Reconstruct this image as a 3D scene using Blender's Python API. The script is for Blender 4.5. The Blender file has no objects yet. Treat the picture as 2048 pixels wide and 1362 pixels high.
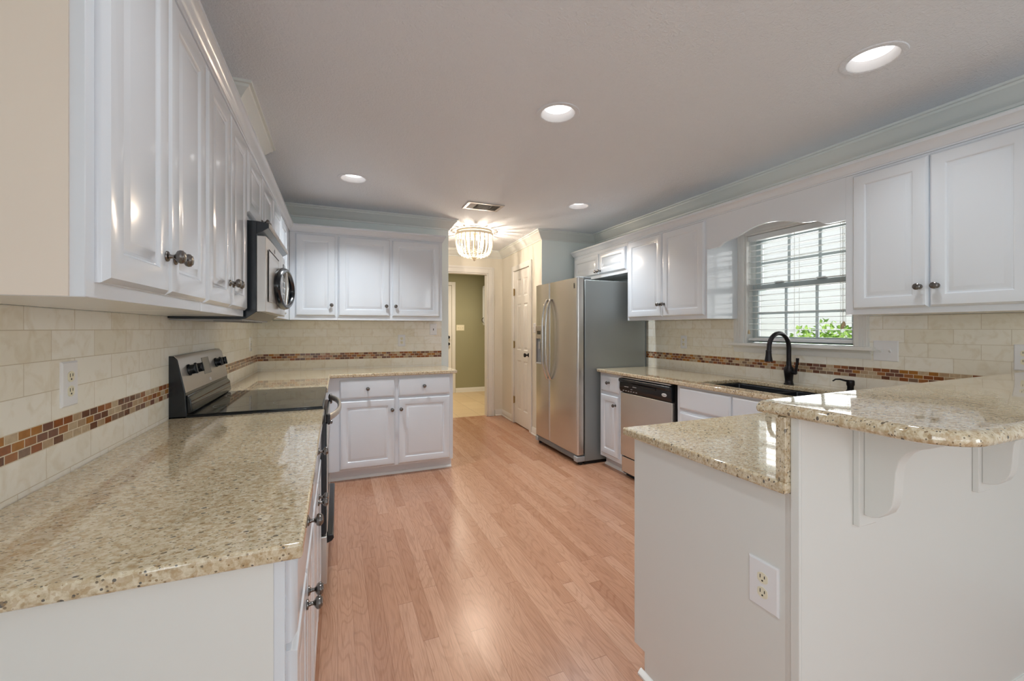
import bpy, bmesh, math, random
from mathutils import Vector, Matrix
random.seed(7)
S = bpy.context.scene
COL = S.collection
PI = math.pi

# ------------------------------------------------------------------ camera
YAW = math.atan((1024 - 675) / 851.0)
cam_data = bpy.data.cameras.new('camera')
cam_data.sensor_fit = 'HORIZONTAL'
cam_data.sensor_width = 36.0
cam_data.lens = 36.0 * 851.0 / 2048.0
cam_data.shift_y = (657.0 - 681.0) / 2048.0
cam_data.clip_start = 0.02
cam_data.clip_end = 200
cam = bpy.data.objects.new('camera', cam_data)
COL.objects.link(cam)
cam.location = (0, 0, 1.30)
cam.rotation_euler = (PI / 2, 0, -YAW)
S.camera = cam

# ------------------------------------------------------------------ view, world, sun, window light
S.view_settings.view_transform = 'Standard'
S.view_settings.look = 'None'
S.view_settings.gamma = 1
S.view_settings.use_curve_mapping = False
S.view_settings.exposure = 0.42
S.cycles.max_bounces = 10
S.cycles.diffuse_bounces = 5
S.cycles.glossy_bounces = 4
S.cycles.transmission_bounces = 6
S.cycles.transparent_max_bounces = 8
S.cycles.sample_clamp_indirect = 4.0
S.cycles.caustics_reflective = False
S.cycles.caustics_refractive = False

W = bpy.data.worlds.new('sky')
S.world = W
W.use_nodes = True
wn = W.node_tree
wn.nodes.clear()
w_out = wn.nodes.new('ShaderNodeOutputWorld')
w_bg = wn.nodes.new('ShaderNodeBackground')
w_sky = wn.nodes.new('ShaderNodeTexSky')
w_sky.sky_type = 'NISHITA'
w_sky.sun_disc = False
w_sky.sun_elevation = math.radians(55)
w_sky.sun_rotation = math.radians(90)
w_sky.air_density = 1.0
w_sky.dust_density = 3.0
w_sky.ozone_density = 0.6
w_bg.inputs[1].default_value = 0.16
wn.links.new(w_sky.outputs[0], w_bg.inputs[0])
wn.links.new(w_bg.outputs[0], w_out.inputs[0])


def add_light(name, kind, loc, rot, power, color=(1, 1, 1), size=None, size_y=None, parent=None, spread=None):
    d = bpy.data.lights.new(name, kind)
    d.energy = power
    d.color = color
    if kind == 'AREA':
        d.size = size
        if size_y:
            d.shape = 'RECTANGLE'
            d.size_y = size_y
        else:
            d.shape = 'DISK'
        if spread:
            d.spread = spread
    elif kind == 'SUN':
        d.angle = size
    elif size is not None:
        d.shadow_soft_size = size
    o = bpy.data.objects.new(name, d)
    COL.objects.link(o)
    o.location = loc
    o.rotation_euler = rot
    if parent:
        o.parent = parent
    return o


add_light('sun_light', 'SUN', (0, 0, 8), (0, math.radians(-38), math.radians(8)), 3.2, (1, .97, .92), math.radians(1))
# daylight through the two windows of the rear wall behind the camera; patio door and left window are added fill
LX_FILL = -.66
DAY = (.88, .95, 1.0)
add_light('rear_window_daylight', 'AREA', (-.10, -7.38, 1.55), (PI / 2, 0, 0), 12, DAY, 1.5, 1.7)
add_light('rear_window_daylight', 'AREA', (2.0, -7.38, 1.55), (PI / 2, 0, 0), 12, DAY, 1.5, 1.7)
add_light('added_right_fill', 'AREA', (2.92, -3.6, 1.10), (PI / 2, 0, PI / 2), 50, DAY, 1.7, 2.0)
add_light('added_left_fill', 'AREA', (LX_FILL, -1.45, 1.45), (PI / 2, 0, -PI / 2), 20, DAY, 1.5, 1.4)
# daylight through the kitchen window
add_light('sink_window_daylight', 'AREA', (3.16, 2.005, 1.61), (PI / 2, 0, PI / 2), 6, (1, 1, .97), .72, .80)
CAN_POWER = 7.2


# ------------------------------------------------------------------ materials
def new_mat(name):
    m = bpy.data.materials.new(name)
    m.use_nodes = True
    nt = m.node_tree
    return m, nt, nt.nodes['Principled BSDF']


def srgb(r, g, b):
    f = lambda c: (c / 255 / 12.92) if c / 255 <= .04045 else ((c / 255 + .055) / 1.055) ** 2.4
    return (f(r), f(g), f(b), 1)


def simple(name, col, rough=.5, metal=0.0, spec=.5, noise=0.0, nscale=12, bump=0.0, bscale=60, coat=0.0, alpha=None, stretch=None):
    m, nt, b = new_mat(name)
    b.inputs['Base Color'].default_value = col
    b.inputs['Roughness'].default_value = rough
    b.inputs['Metallic'].default_value = metal
    b.inputs['Specular IOR Level'].default_value = spec
    if coat:
        b.inputs['Coat Weight'].default_value = coat
        b.inputs['Coat Roughness'].default_value = .06
    tc = nt.nodes.new('ShaderNodeTexCoord')
    src = tc.outputs['Object']
    if stretch:
        mp = nt.nodes.new('ShaderNodeMapping')
        mp.inputs['Scale'].default_value = stretch
        nt.links.new(src, mp.inputs[0])
        src = mp.outputs[0]
    if noise:
        n = nt.nodes.new('ShaderNodeTexNoise')
        n.inputs['Scale'].default_value = nscale
        n.inputs['Detail'].default_value = 4
        mx = nt.nodes.new('ShaderNodeMix')
        mx.data_type = 'RGBA'
        mx.inputs[6].default_value = tuple(c * (1 - noise) for c in col[:3]) + (1,)
        mx.inputs[7].default_value = tuple(min(1, c * (1 + noise)) for c in col[:3]) + (1,)
        nt.links.new(src, n.inputs[0])
        nt.links.new(n.outputs[0], mx.inputs[0])
        nt.links.new(mx.outputs[2], b.inputs['Base Color'])
    if bump:
        n2 = nt.nodes.new('ShaderNodeTexNoise')
        n2.inputs['Scale'].default_value = bscale
        n2.inputs['Detail'].default_value = 3
        bp = nt.nodes.new('ShaderNodeBump')
        bp.inputs['Strength'].default_value = bump
        bp.inputs['Distance'].default_value = .004
        nt.links.new(src, n2.inputs[0])
        nt.links.new(n2.outputs[0], bp.inputs['Height'])
        nt.links.new(bp.outputs[0], b.inputs['Normal'])
    return m


def emit(name, col, strength):
    m, nt, b = new_mat(name)
    b.inputs['Base Color'].default_value = (.9, .9, .9, 1)
    b.inputs['Emission Color'].default_value = col
    b.inputs['Emission Strength'].default_value = strength
    return m


def nd(nt, typ, **kw):
    n = nt.nodes.new(typ)
    for k, v in kw.items():
        setattr(n, k, v)
    return n


def math_n(nt, op, a, b=None):
    n = nt.nodes.new('ShaderNodeMath')
    n.operation = op
    for i, v in enumerate((a, b)):
        if v is None:
            continue
        if isinstance(v, (int, float)):
            n.inputs[i].default_value = v
        else:
            nt.links.new(v, n.inputs[i])
    return n.outputs[0]


def ramp(nt, src, stops, interp='LINEAR'):
    r = nt.nodes.new('ShaderNodeValToRGB')
    r.color_ramp.interpolation = interp
    el = r.color_ramp.elements
    while len(el) < len(stops):
        el.new(.5)
    for e, (p, c) in zip(el, stops):
        e.position = p
        e.color = c
    nt.links.new(src, r.inputs[0])
    return r.outputs[0]


def mixc(nt, fac, a, b, mode='MIX'):
    m = nt.nodes.new('ShaderNodeMix')
    m.data_type = 'RGBA'
    m.blend_type = mode
    for i, v in ((0, fac), (6, a), (7, b)):
        if isinstance(v, (int, float)):
            m.inputs[i].default_value = v
        elif isinstance(v, tuple):
            m.inputs[i].default_value = v
        else:
            nt.links.new(v, m.inputs[i])
    return m.outputs[2]


def granite_mat():
    m, nt, b = new_mat('speckled_granite')
    tc = nd(nt, 'ShaderNodeTexCoord')
    P = tc.outputs['Object']
    n1 = nd(nt, 'ShaderNodeTexNoise')
    n1.inputs['Scale'].default_value = 80
    n1.inputs['Detail'].default_value = 6
    n1.inputs['Roughness'].default_value = .7
    nt.links.new(P, n1.inputs[0])
    base = ramp(nt, n1.outputs[0], [(.30, srgb(172, 150, 118)), (.43, srgb(202, 184, 152)), (.55, srgb(220, 206, 178)), (.72, srgb(232, 222, 202))])
    for scale, dk, seed in ((88, .075, 0), (200, .15, 5)):
        mp = nd(nt, 'ShaderNodeMapping')
        mp.inputs['Location'].default_value = (seed, seed * .7, 0)
        mp.inputs['Rotation'].default_value = (.4, .3, .6 + seed)
        mp.inputs['Scale'].default_value = (1, 1.5, 1)
        nt.links.new(P, mp.inputs[0])
        v = nd(nt, 'ShaderNodeTexVoronoi')
        v.inputs['Scale'].default_value = scale
        nt.links.new(mp.outputs[0], v.inputs['Vector'])
        sp = nd(nt, 'ShaderNodeSeparateColor')
        nt.links.new(v.outputs['Color'], sp.inputs[0])
        near = math_n(nt, 'LESS_THAN', v.outputs['Distance'], .42)
        pick = math_n(nt, 'LESS_THAN', sp.outputs[0], dk)
        fac = math_n(nt, 'MULTIPLY', near, pick)
        dark = ramp(nt, sp.outputs[1], [(0, srgb(62, 60, 60)), (.40, srgb(104, 88, 66)), (.75, srgb(146, 118, 78))], 'CONSTANT')
        base = mixc(nt, math_n(nt, 'MULTIPLY', fac, .88), base, dark)
        brown = math_n(nt, 'MULTIPLY', math_n(nt, 'GREATER_THAN', sp.outputs[2], .78), .42)
        base = mixc(nt, brown, base, srgb(176, 144, 100))
    nt.links.new(base, b.inputs['Base Color'])
    b.inputs['Roughness'].default_value = .05
    b.inputs['Specular IOR Level'].default_value = .75
    b.inputs['Coat Weight'].default_value = .35
    b.inputs['Coat Roughness'].default_value = .03
    return m


def tile_mat(name, axis, z0, a0):
    """8 x 3 inch ivory stone tiles in running bond"""
    m, nt, b = new_mat(name)
    tc = nd(nt, 'ShaderNodeTexCoord')
    sx = nd(nt, 'ShaderNodeSeparateXYZ')
    nt.links.new(tc.outputs['Object'], sx.inputs[0])
    al = math_n(nt, 'SUBTRACT', sx.outputs[axis], a0)
    zz = math_n(nt, 'SUBTRACT', sx.outputs[2], z0)
    cb = nd(nt, 'ShaderNodeCombineXYZ')
    nt.links.new(al, cb.inputs[0])
    nt.links.new(zz, cb.inputs[1])
    br = nd(nt, 'ShaderNodeTexBrick')
    br.offset = .5
    nt.links.new(cb.outputs[0], br.inputs['Vector'])
    for k, v in (('Scale', 1), ('Mortar Size', .0011), ('Mortar Smooth', .15), ('Bias', 0), ('Brick Width', .205), ('Row Height', .0765)):
        br.inputs[k].default_value = v
    br.inputs['Color1'].default_value = (0, 0, 0, 1)
    br.inputs['Color2'].default_value = (1, 1, 1, 1)
    br.inputs['Mortar'].default_value = (.5, .5, .5, 1)
    tone = ramp(nt, br.outputs['Color'], [(0, srgb(240, 234, 218)), (.5, srgb(245, 240, 227)), (1, srgb(248, 245, 236))])
    n = nd(nt, 'ShaderNodeTexNoise')
    n.inputs['Scale'].default_value = 16
    n.inputs['Detail'].default_value = 7
    n.inputs['Distortion'].default_value = 1.2
    nt.links.new(tc.outputs['Object'], n.inputs[0])
    vein = ramp(nt, n.outputs[0], [(.30, srgb(226, 216, 196)), (.5, (1, 1, 1, 1)), (.7, (1, 1, 1, 1))])
    tone = mixc(nt, .40, tone, vein, 'MULTIPLY')
    col = mixc(nt, br.outputs['Fac'], tone, srgb(212, 200, 178))
    nt.links.new(col, b.inputs['Base Color'])
    b.inputs['Roughness'].default_value = .38
    bp = nd(nt, 'ShaderNodeBump')
    bp.inputs['Strength'].default_value = .5
    bp.inputs['Distance'].default_value = .001
    bp.invert = True
    nt.links.new(br.outputs['Fac'], bp.inputs['Height'])
    nt.links.new(bp.outputs[0], b.inputs['Normal'])
    return m


def mosaic_mat(name, axis, z0):
    m, nt, b = new_mat(name)
    tc = nd(nt, 'ShaderNodeTexCoord')
    sx = nd(nt, 'ShaderNodeSeparateXYZ')
    nt.links.new(tc.outputs['Object'], sx.inputs[0])
    zz = math_n(nt, 'SUBTRACT', sx.outputs[2], z0)
    cb = nd(nt, 'ShaderNodeCombineXYZ')
    nt.links.new(sx.outputs[axis], cb.inputs[0])
    nt.links.new(zz, cb.inputs[1])
    br = nd(nt, 'ShaderNodeTexBrick')
    br.offset = .5
    nt.links.new(cb.outputs[0], br.inputs['Vector'])
    for k, v in (('Scale', 1), ('Mortar Size', .0014), ('Mortar Smooth', .1), ('Bias', 0), ('Brick Width', .043), ('Row Height', .0212)):
        br.inputs[k].default_value = v
    br.inputs['Color1'].default_value = (0, 0, 0, 1)
    br.inputs['Color2'].default_value = (1, 1, 1, 1)
    br.inputs['Mortar'].default_value = (.5, .5, .5, 1)
    tone = ramp(nt, br.outputs['Color'], [(0, srgb(112, 66, 44)), (.16, srgb(150, 84, 40)), (.32, srgb(176, 116, 50)), (.44, srgb(190, 160, 126)),
                                          (.58, srgb(128, 84, 68)), (.70, srgb(204, 180, 148)), (.84, srgb(168, 108, 62)), (.94, srgb(140, 110, 88))], 'CONSTANT')
    n = nd(nt, 'ShaderNodeTexNoise')
    n.inputs['Scale'].default_value = 70
    nt.links.new(tc.outputs['Object'], n.inputs[0])
    var = ramp(nt, n.outputs[0], [(.3, (.72, .72, .72, 1)), (.7, (1.0, 1.0, 1.0, 1))])
    tone = mixc(nt, .8, tone, var, 'MULTIPLY')
    col = mixc(nt, br.outputs['Fac'], tone, srgb(222, 208, 182))
    nt.links.new(col, b.inputs['Base Color'])
    rg = math_n(nt, 'ADD', math_n(nt, 'MULTIPLY', br.outputs['Fac'], .5), .12)
    nt.links.new(rg, b.inputs['Roughness'])
    bp = nd(nt, 'ShaderNodeBump')
    bp.inputs['Strength'].default_value = .6
    bp.inputs['Distance'].default_value = .001
    bp.invert = True
    nt.links.new(br.outputs['Fac'], bp.inputs['Height'])
    nt.links.new(bp.outputs[0], b.inputs['Normal'])
    return m


def wood_floor_mat():
    m, nt, b = new_mat('oak_strip_floor')
    tc = nd(nt, 'ShaderNodeTexCoord')
    sx = nd(nt, 'ShaderNodeSeparateXYZ')
    nt.links.new(tc.outputs['Object'], sx.inputs[0])
    X, Y = sx.outputs[0], sx.outputs[1]
    px = math_n(nt, 'DIVIDE', X, .066)
    pi_ = math_n(nt, 'FLOOR', px)
    fx = math_n(nt, 'FRACT', px)
    wn1 = nd(nt, 'ShaderNodeTexWhiteNoise', noise_dimensions='1D')
    nt.links.new(pi_, wn1.inputs['W'])
    by = math_n(nt, 'ADD', math_n(nt, 'DIVIDE', Y, 1.05), math_n(nt, 'MULTIPLY', wn1.outputs[0], 9.7))
    bi = math_n(nt, 'FLOOR', by)
    fy = math_n(nt, 'FRACT', by)
    cb = nd(nt, 'ShaderNodeCombineXYZ')
    nt.links.new(pi_, cb.inputs[0])
    nt.links.new(bi, cb.inputs[1])
    wn2 = nd(nt, 'ShaderNodeTexWhiteNoise', noise_dimensions='2D')
    nt.links.new(cb.outputs[0], wn2.inputs['Vector'])
    rv = wn2.outputs[0]
    tone = ramp(nt, rv, [(0, srgb(172, 124, 96)), (.3, srgb(182, 135, 107)), (.6, srgb(190, 144, 116)), (.85, srgb(194, 150, 123)), (1, srgb(178, 130, 102))])
    # cathedral figure: contour lines of a stretched noise
    c2 = nd(nt, 'ShaderNodeCombineXYZ')
    nt.links.new(math_n(nt, 'ADD', math_n(nt, 'MULTIPLY', X, 8.5), math_n(nt, 'MULTIPLY', rv, 41)), c2.inputs[0])
    nt.links.new(math_n(nt, 'ADD', math_n(nt, 'MULTIPLY', Y, 1.5), math_n(nt, 'MULTIPLY', rv, 23)), c2.inputs[1])
    n1 = nd(nt, 'ShaderNodeTexNoise')
    n1.inputs['Scale'].default_value = 1
    n1.inputs['Detail'].default_value = 1.5
    n1.inputs['Distortion'].default_value = .3
    nt.links.new(c2.outputs[0], n1.inputs[0])
    lines = math_n(nt, 'SINE', math_n(nt, 'MULTIPLY', n1.outputs[0], 95))
    lfac = ramp(nt, lines, [(.35, (0, 0, 0, 1)), (.98, (1, 1, 1, 1))])
    c3 = nd(nt, 'ShaderNodeCombineXYZ')
    nt.links.new(math_n(nt, 'ADD', math_n(nt, 'MULTIPLY', X, 220), math_n(nt, 'MULTIPLY', rv, 77)), c3.inputs[0])
    nt.links.new(math_n(nt, 'ADD', math_n(nt, 'MULTIPLY', Y, 9), math_n(nt, 'MULTIPLY', rv, 31)), c3.inputs[1])
    n2 = nd(nt, 'ShaderNodeTexNoise')
    n2.inputs['Scale'].default_value = 1
    n2.inputs['Detail'].default_value = 3
    nt.links.new(c3.outputs[0], n2.inputs[0])
    pores = ramp(nt, n2.outputs[0], [(.35, (.72, .68, .64, 1)), (.55, (1, 1, 1, 1))])
    col = mixc(nt, math_n(nt, 'MULTIPLY', lfac, .30), tone, mixc(nt, 1.0, tone, (.62, .54, .48, 1), 'MULTIPLY'))
    col = mixc(nt, .55, col, pores, 'MULTIPLY')
    gx = math_n(nt, 'GREATER_THAN', math_n(nt, 'ABSOLUTE', math_n(nt, 'SUBTRACT', fx, .5)), .488)
    gy = math_n(nt, 'GREATER_THAN', math_n(nt, 'ABSOLUTE', math_n(nt, 'SUBTRACT', fy, .5)), .4985)
    gap = math_n(nt, 'MULTIPLY', math_n(nt, 'MAXIMUM', gx, gy), .42)
    col = mixc(nt, gap, col, srgb(104, 62, 42))
    nt.links.new(col, b.inputs['Base Color'])
    b.inputs['Roughness'].default_value = .25
    b.inputs['Specular IOR Level'].default_value = .55
    return m


def floor_tile_mat():
    m, nt, b = new_mat('beige_floor_tile')
    tc = nd(nt, 'ShaderNodeTexCoord')
    br = nd(nt, 'ShaderNodeTexBrick')
    br.offset = 0
    nt.links.new(tc.outputs['Object'], br.inputs['Vector'])
    for k, v in (('Scale', 1), ('Mortar Size', .003), ('Brick Width', .33), ('Row Height', .33)):
        br.inputs[k].default_value = v
    br.inputs['Color1'].default_value = srgb(214, 190, 152)
    br.inputs['Color2'].default_value = srgb(222, 200, 164)
    br.inputs['Mortar'].default_value = srgb(180, 156, 120)
    nt.links.new(br.outputs['Color'], b.inputs['Base Color'])
    b.inputs['Roughness'].default_value = .4
    return m


def siding_mat():
    m, nt, b = new_mat('lap_siding')
    tc = nd(nt, 'ShaderNodeTexCoord')
    sx = nd(nt, 'ShaderNodeSeparateXYZ')
    nt.links.new(tc.outputs['Object'], sx.inputs[0])
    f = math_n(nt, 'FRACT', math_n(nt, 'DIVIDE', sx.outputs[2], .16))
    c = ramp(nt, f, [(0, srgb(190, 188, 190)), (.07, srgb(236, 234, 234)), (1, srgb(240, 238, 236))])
    nt.links.new(c, b.inputs['Base Color'])
    b.inputs['Roughness'].default_value = .6
    return m


def ceiling_mat():
    m, nt, b = new_mat('textured_ceiling_paint')
    b.inputs['Base Color'].default_value = srgb(238, 244, 252)
    b.inputs['Roughness'].default_value = .85
    tc = nd(nt, 'ShaderNodeTexCoord')
    n = nd(nt, 'ShaderNodeTexNoise')
    n.inputs['Scale'].default_value = 55
    n.inputs['Detail'].default_value = 4
    n.inputs['Distortion'].default_value = 1.5
    bp = nd(nt, 'ShaderNodeBump')
    bp.inputs['Strength'].default_value = .6
    bp.inputs['Distance'].default_value = .008
    nt.links.new(tc.outputs['Object'], n.inputs[0])
    nt.links.new(n.outputs[0], bp.inputs['Height'])
    nt.links.new(bp.outputs[0], b.inputs['Normal'])
    return m


def glass_mat():
    m, nt, b = new_mat('window_glass')
    nt.nodes.remove(b)
    out = nt.nodes['Material Output']
    tr = nd(nt, 'ShaderNodeBsdfTransparent')
    tr.inputs[0].default_value = (.97, .975, .98, 1)
    gl = nd(nt, 'ShaderNodeBsdfGlossy')
    gl.inputs['Roughness'].default_value = .02
    fr = nd(nt, 'ShaderNodeFresnel')
    fr.inputs[0].default_value = 1.45
    mx = nd(nt, 'ShaderNodeMixShader')
    nt.links.new(fr.outputs[0], mx.inputs[0])
    nt.links.new(tr.outputs[0], mx.inputs[1])
    nt.links.new(gl.outputs[0], mx.inputs[2])
    nt.links.new(mx.outputs[0], out.inputs[0])
    return m


def leaf_mat():
    m, nt, b = new_mat('shrub_leaf')
    tc = nd(nt, 'ShaderNodeTexCoord')
    n = nd(nt, 'ShaderNodeTexNoise')
    n.inputs['Scale'].default_value = 9
    nt.links.new(tc.outputs['Object'], n.inputs[0])
    c = ramp(nt, n.outputs[0], [(.3, srgb(88, 128, 52)), (.5, srgb(150, 190, 78)), (.7, srgb(196, 222, 120))])
    nt.links.new(c, b.inputs['Base Color'])
    b.inputs['Roughness'].default_value = .5
    return m


M = {}
M['white'] = simple('white_cabinet_paint', srgb(226, 231, 237), .16, spec=.5, coat=.15)
M['white_matte'] = simple('white_panel_paint', srgb(229, 229, 225), .42)
M['cream_panel'] = simple('cream_end_panel_paint', srgb(232, 219, 204), .4)
M['trim'] = simple('white_trim_paint', srgb(236, 235, 231), .32)
M['crown'] = simple('crown_paint', srgb(233, 237, 234), .4)
M['wall'] = simple('pale_mint_wall_paint', srgb(240, 248, 246), .7, bump=.05, bscale=180)
M['cream_wall'] = simple('cream_wall_paint', srgb(232, 228, 216), .7, bump=.05, bscale=180)
M['green_wall'] = simple('sage_green_wall_paint', srgb(160, 158, 128), .75)
M['ceiling'] = ceiling_mat()
M['wood_floor'] = wood_floor_mat()
M['floor_tile'] = floor_tile_mat()
M['granite'] = granite_mat()
M['knob'] = simple('pewter_metal', srgb(124, 120, 117), .26, 1.0, noise=.25, nscale=90)
M['bronze'] = simple('oil_rubbed_bronze', srgb(46, 44, 46), .28, .75, noise=.3, nscale=40)
M['steel'] = simple('brushed_stainless_steel', srgb(214, 211, 206), .27, .88, bump=.02, bscale=14, noise=.06, nscale=5)
M['steel_bright'] = simple('polished_steel', srgb(214, 212, 208), .16, 1.0)
M['silver'] = simple('silver_appliance_finish', srgb(206, 203, 199), .3, .65)
M['panel_silver'] = simple('grey_steel_control_panel', srgb(190, 184, 176), .30, .6)
M['black'] = simple('black_plastic', srgb(22, 26, 30), .22, spec=.5)
M['black_matte'] = simple('matte_black', srgb(16, 16, 17), .6)
M['black_glass'] = simple('black_ceramic_glass', srgb(34, 37, 37), .04, spec=.5)
M['navy_black'] = simple('gloss_black_side', srgb(26, 34, 42), .18, spec=.6)
M['fridge_side'] = simple('grey_textured_steel', srgb(146, 152, 152), .38, .25, bump=.08, bscale=240)
M['grey'] = simple('grey_plastic', srgb(112, 116, 118), .4)
M['niche'] = simple('blue_grey_plastic', srgb(138, 146, 156), .4)
M['light_grey'] = simple('light_grey_plastic', srgb(168, 172, 174), .35)
M['display'] = simple('dark_display', srgb(36, 32, 24), .12)
M['lcd'] = simple('grey_display_window', srgb(132, 128, 122), .18)
M['plate'] = simple('white_plate_plastic', srgb(240, 240, 242), .25)
M['ivory'] = simple('ivory_plastic', srgb(238, 232, 208), .3)
M['slot'] = simple('dark_slot', srgb(30, 26, 20), .7)
M['sink'] = simple('black_composite_sink', srgb(34, 36, 40), .35)
M['brass'] = simple('aged_brass', srgb(176, 152, 104), .35, .9)
M['slat'] = simple('white_blind_slat', srgb(238, 240, 240), .4)
M['cord'] = simple('white_cord', srgb(214, 212, 206), .7)
M['tassel'] = simple('tan_tassel_wood', srgb(206, 186, 150), .6)
M['vinyl'] = simple('shade_grey_vinyl', srgb(196, 206, 208), .4)  # white vinyl greyed: the shade on the sash is put into its colour
M['glass'] = glass_mat()
M['siding'] = siding_mat()
M['grass'] = simple('lawn', srgb(120, 150, 70), .9, noise=.4, nscale=20)
M['leaf'] = leaf_mat()
M['stem'] = simple('shrub_stem', srgb(96, 78, 56), .9)
M['lens'] = emit('lamp_lens', (1, .99, .97, 1), 2.4)
M['reflector'] = simple('white_reflector', srgb(214, 214, 216), .45)
M['bulb'] = emit('candle_bulb_glow', (1, .84, .62, 1), 4.0)
M['bead'] = simple('whitewashed_bead', srgb(240, 228, 206), .5)
M['vent'] = simple('vent_enamel', srgb(200, 194, 188), .45)
M['vent_dark'] = simple('vent_interior', srgb(96, 94, 88), .8)
M['text_grey'] = simple('grey_marking', srgb(150, 152, 156), .5)
M['text_white'] = simple('white_marking', srgb(226, 226, 226), .4)
M['roof'] = simple('grey_roof_shingle', srgb(120, 116, 112), .9)


# ------------------------------------------------------------------ mesh helpers
class MB:
    def __init__(self):
        self.bm = bmesh.new()

    def face(self, pts):
        vs = [self.bm.verts.new(p) for p in pts]
        return self.bm.faces.new(vs)

    def rings(self, rings, cap0=True, cap1=True, closed=True):
        R = [[self.bm.verts.new(p) for p in r] for r in rings]
        n = len(R[0])
        for a, b in zip(R, R[1:]):
            for i in range(n if closed else n - 1):
                j = (i + 1) % n
                try:
                    self.bm.faces.new((a[i], a[j], b[j], b[i]))
                except ValueError:
                    pass
        if cap0:
            self.bm.faces.new(R[0][::-1])
        if cap1:
            self.bm.faces.new(R[-1])
        return self

    def box(self, x0, x1, y0, y1, z0, z1):
        return self.rings([[(x0, y0, z), (x1, y0, z), (x1, y1, z), (x0, y1, z)] for z in (z0, z1)])

    def prism(self, pts, axis, a, b):
        f = {'x': lambda p, t: (t, p[0], p[1]), 'y': lambda p, t: (p[0], t, p[1]), 'z': lambda p, t: (p[0], p[1], t)}[axis]
        return self.rings([[f(p, t) for p in pts] for t in (a, b)])

    def lathe(self, prof, o=(0, 0, 0), axis='z', n=20, sgn=1):
        rings = []
        for r, h in prof:
            r = max(r, 1e-5)
            ring = []
            for i in range(n):
                a = 2 * PI * i / n
                c, s = r * math.cos(a), r * math.sin(a)
                p = {'z': (c, s, h * sgn), 'y': (c, h * sgn, s), 'x': (h * sgn, c, s)}[axis]
                ring.append((o[0] + p[0], o[1] + p[1], o[2] + p[2]))
            rings.append(ring)
        return self.rings(rings)

    def tube(self, path, r, n=10, closed=False, flat=None):
        P = [Vector(p) for p in path]
        rings = []
        up = None
        for i, p in enumerate(P):
            if closed:
                t = (P[(i + 1) % len(P)] - P[i - 1]).normalized()
            else:
                t = (P[min(i + 1, len(P) - 1)] - P[max(i - 1, 0)]).normalized()
            if up is None:
                up = Vector((0, 0, 1)) if abs(t.z) < .9 else Vector((0, 1, 0))
            u = (up - t * up.dot(t)).normalized()
            v = t.cross(u)
            up = u
            rr = r[i] if isinstance(r, (list, tuple)) else r
            a_, b_ = (rr, rr) if not flat else (rr * flat[0], rr * flat[1])
            rings.append([tuple(p + u * (a_ * math.cos(2 * PI * k / n)) + v * (b_ * math.sin(2 * PI * k / n))) for k in range(n)])
        if closed:
            rings.append(rings[0])
            return self.rings(rings, False, False)
        return self.rings(rings)

    def sphere(self, c, r, nu=10, nv=6, sz=1.0):
        rings = []
        for j in range(nv + 1):
            a = PI * j / nv
            rr = max(r * math.sin(a), 1e-5)
            rings.append([(c[0] + rr * math.cos(2 * PI * i / nu), c[1] + rr * math.sin(2 * PI * i / nu), c[2] - r * sz * math.cos(a)) for i in range(nu)])
        return self.rings(rings, False, False)

    def frame(self, x0, x1, z0, z1, prof):
        """nested rectangles in the xz plane; prof = (inset, y)"""
        return self.rings([[(x0 + i, y, z0 + i), (x1 - i, y, z0 + i), (x1 - i, y, z1 - i), (x0 + i, y, z1 - i)] for i, y in prof])

    def sweep(self, path, prof):
        """profile (out, z) along a 2D path; out is to the right of the travel direction"""
        n = len(path)
        rings = []
        for i in range(n):
            p = Vector(path[i])
            ns = []
            if i > 0:
                d = (p - Vector(path[i - 1])).normalized()
                ns.append(Vector((d.y, -d.x)))
            if i < n - 1:
                d = (Vector(path[i + 1]) - p).normalized()
                ns.append(Vector((d.y, -d.x)))
            if len(ns) == 2:
                m = (ns[0] + ns[1]).normalized()
                m = m / max(m.dot(ns[0]), .2)
            else:
                m = ns[0]
            rings.append([(p.x + m.x * o, p.y + m.y * o, z) for o, z in prof])
        return self.rings(rings)

    def slab(self, xs, ys, skip, z0, z1):
        """plate on a grid of cells with holes"""
        V = {}

        def v(i, j, k):
            if (i, j, k) not in V:
                V[(i, j, k)] = self.bm.verts.new((xs[i], ys[j], (z0, z1)[k]))
            return V[(i, j, k)]
        keep = {(i, j) for i in range(len(xs) - 1) for j in range(len(ys) - 1) if not skip(i, j)}
        for i, j in keep:
            self.bm.faces.new((v(i, j, 1), v(i + 1, j, 1), v(i + 1, j + 1, 1), v(i, j + 1, 1)))
            self.bm.faces.new((v(i, j, 0), v(i, j + 1, 0), v(i + 1, j + 1, 0), v(i + 1, j, 0)))
            for (di, dj), (a, b) in {(0, -1): ((0, 0), (1, 0)), (1, 0): ((1, 0), (1, 1)), (0, 1): ((1, 1), (0, 1)), (-1, 0): ((0, 1), (0, 0))}.items():
                if (i + di, j + dj) not in keep:
                    A, B = (i + a[0], j + a[1]), (i + b[0], j + b[1])
                    self.bm.faces.new((v(*A, 0), v(*B, 0), v(*B, 1), v(*A, 1)))
        return self

    def build(self, name, mat, parent=None, bevel=0, seg=2, smooth=35, loc=None):
        bmesh.ops.recalc_face_normals(self.bm, faces=self.bm.faces)
        me = bpy.data.meshes.new(name)
        self.bm.to_mesh(me)
        self.bm.free()
        me.materials.append(M[mat] if isinstance(mat, str) else mat)
        if smooth:
            me.polygons.foreach_set('use_smooth', [True] * len(me.polygons))
            me.set_sharp_from_angle(angle=math.radians(smooth))
        o = bpy.data.objects.new(name, me)
        COL.objects.link(o)
        if parent:
            o.parent = parent
        if loc:
            o.location = loc
        if bevel:
            b = o.modifiers.new('bevel', 'BEVEL')
            b.width = bevel
            b.segments = seg
            b.limit_method = 'ANGLE'
            b.angle_limit = math.radians(40)
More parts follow.
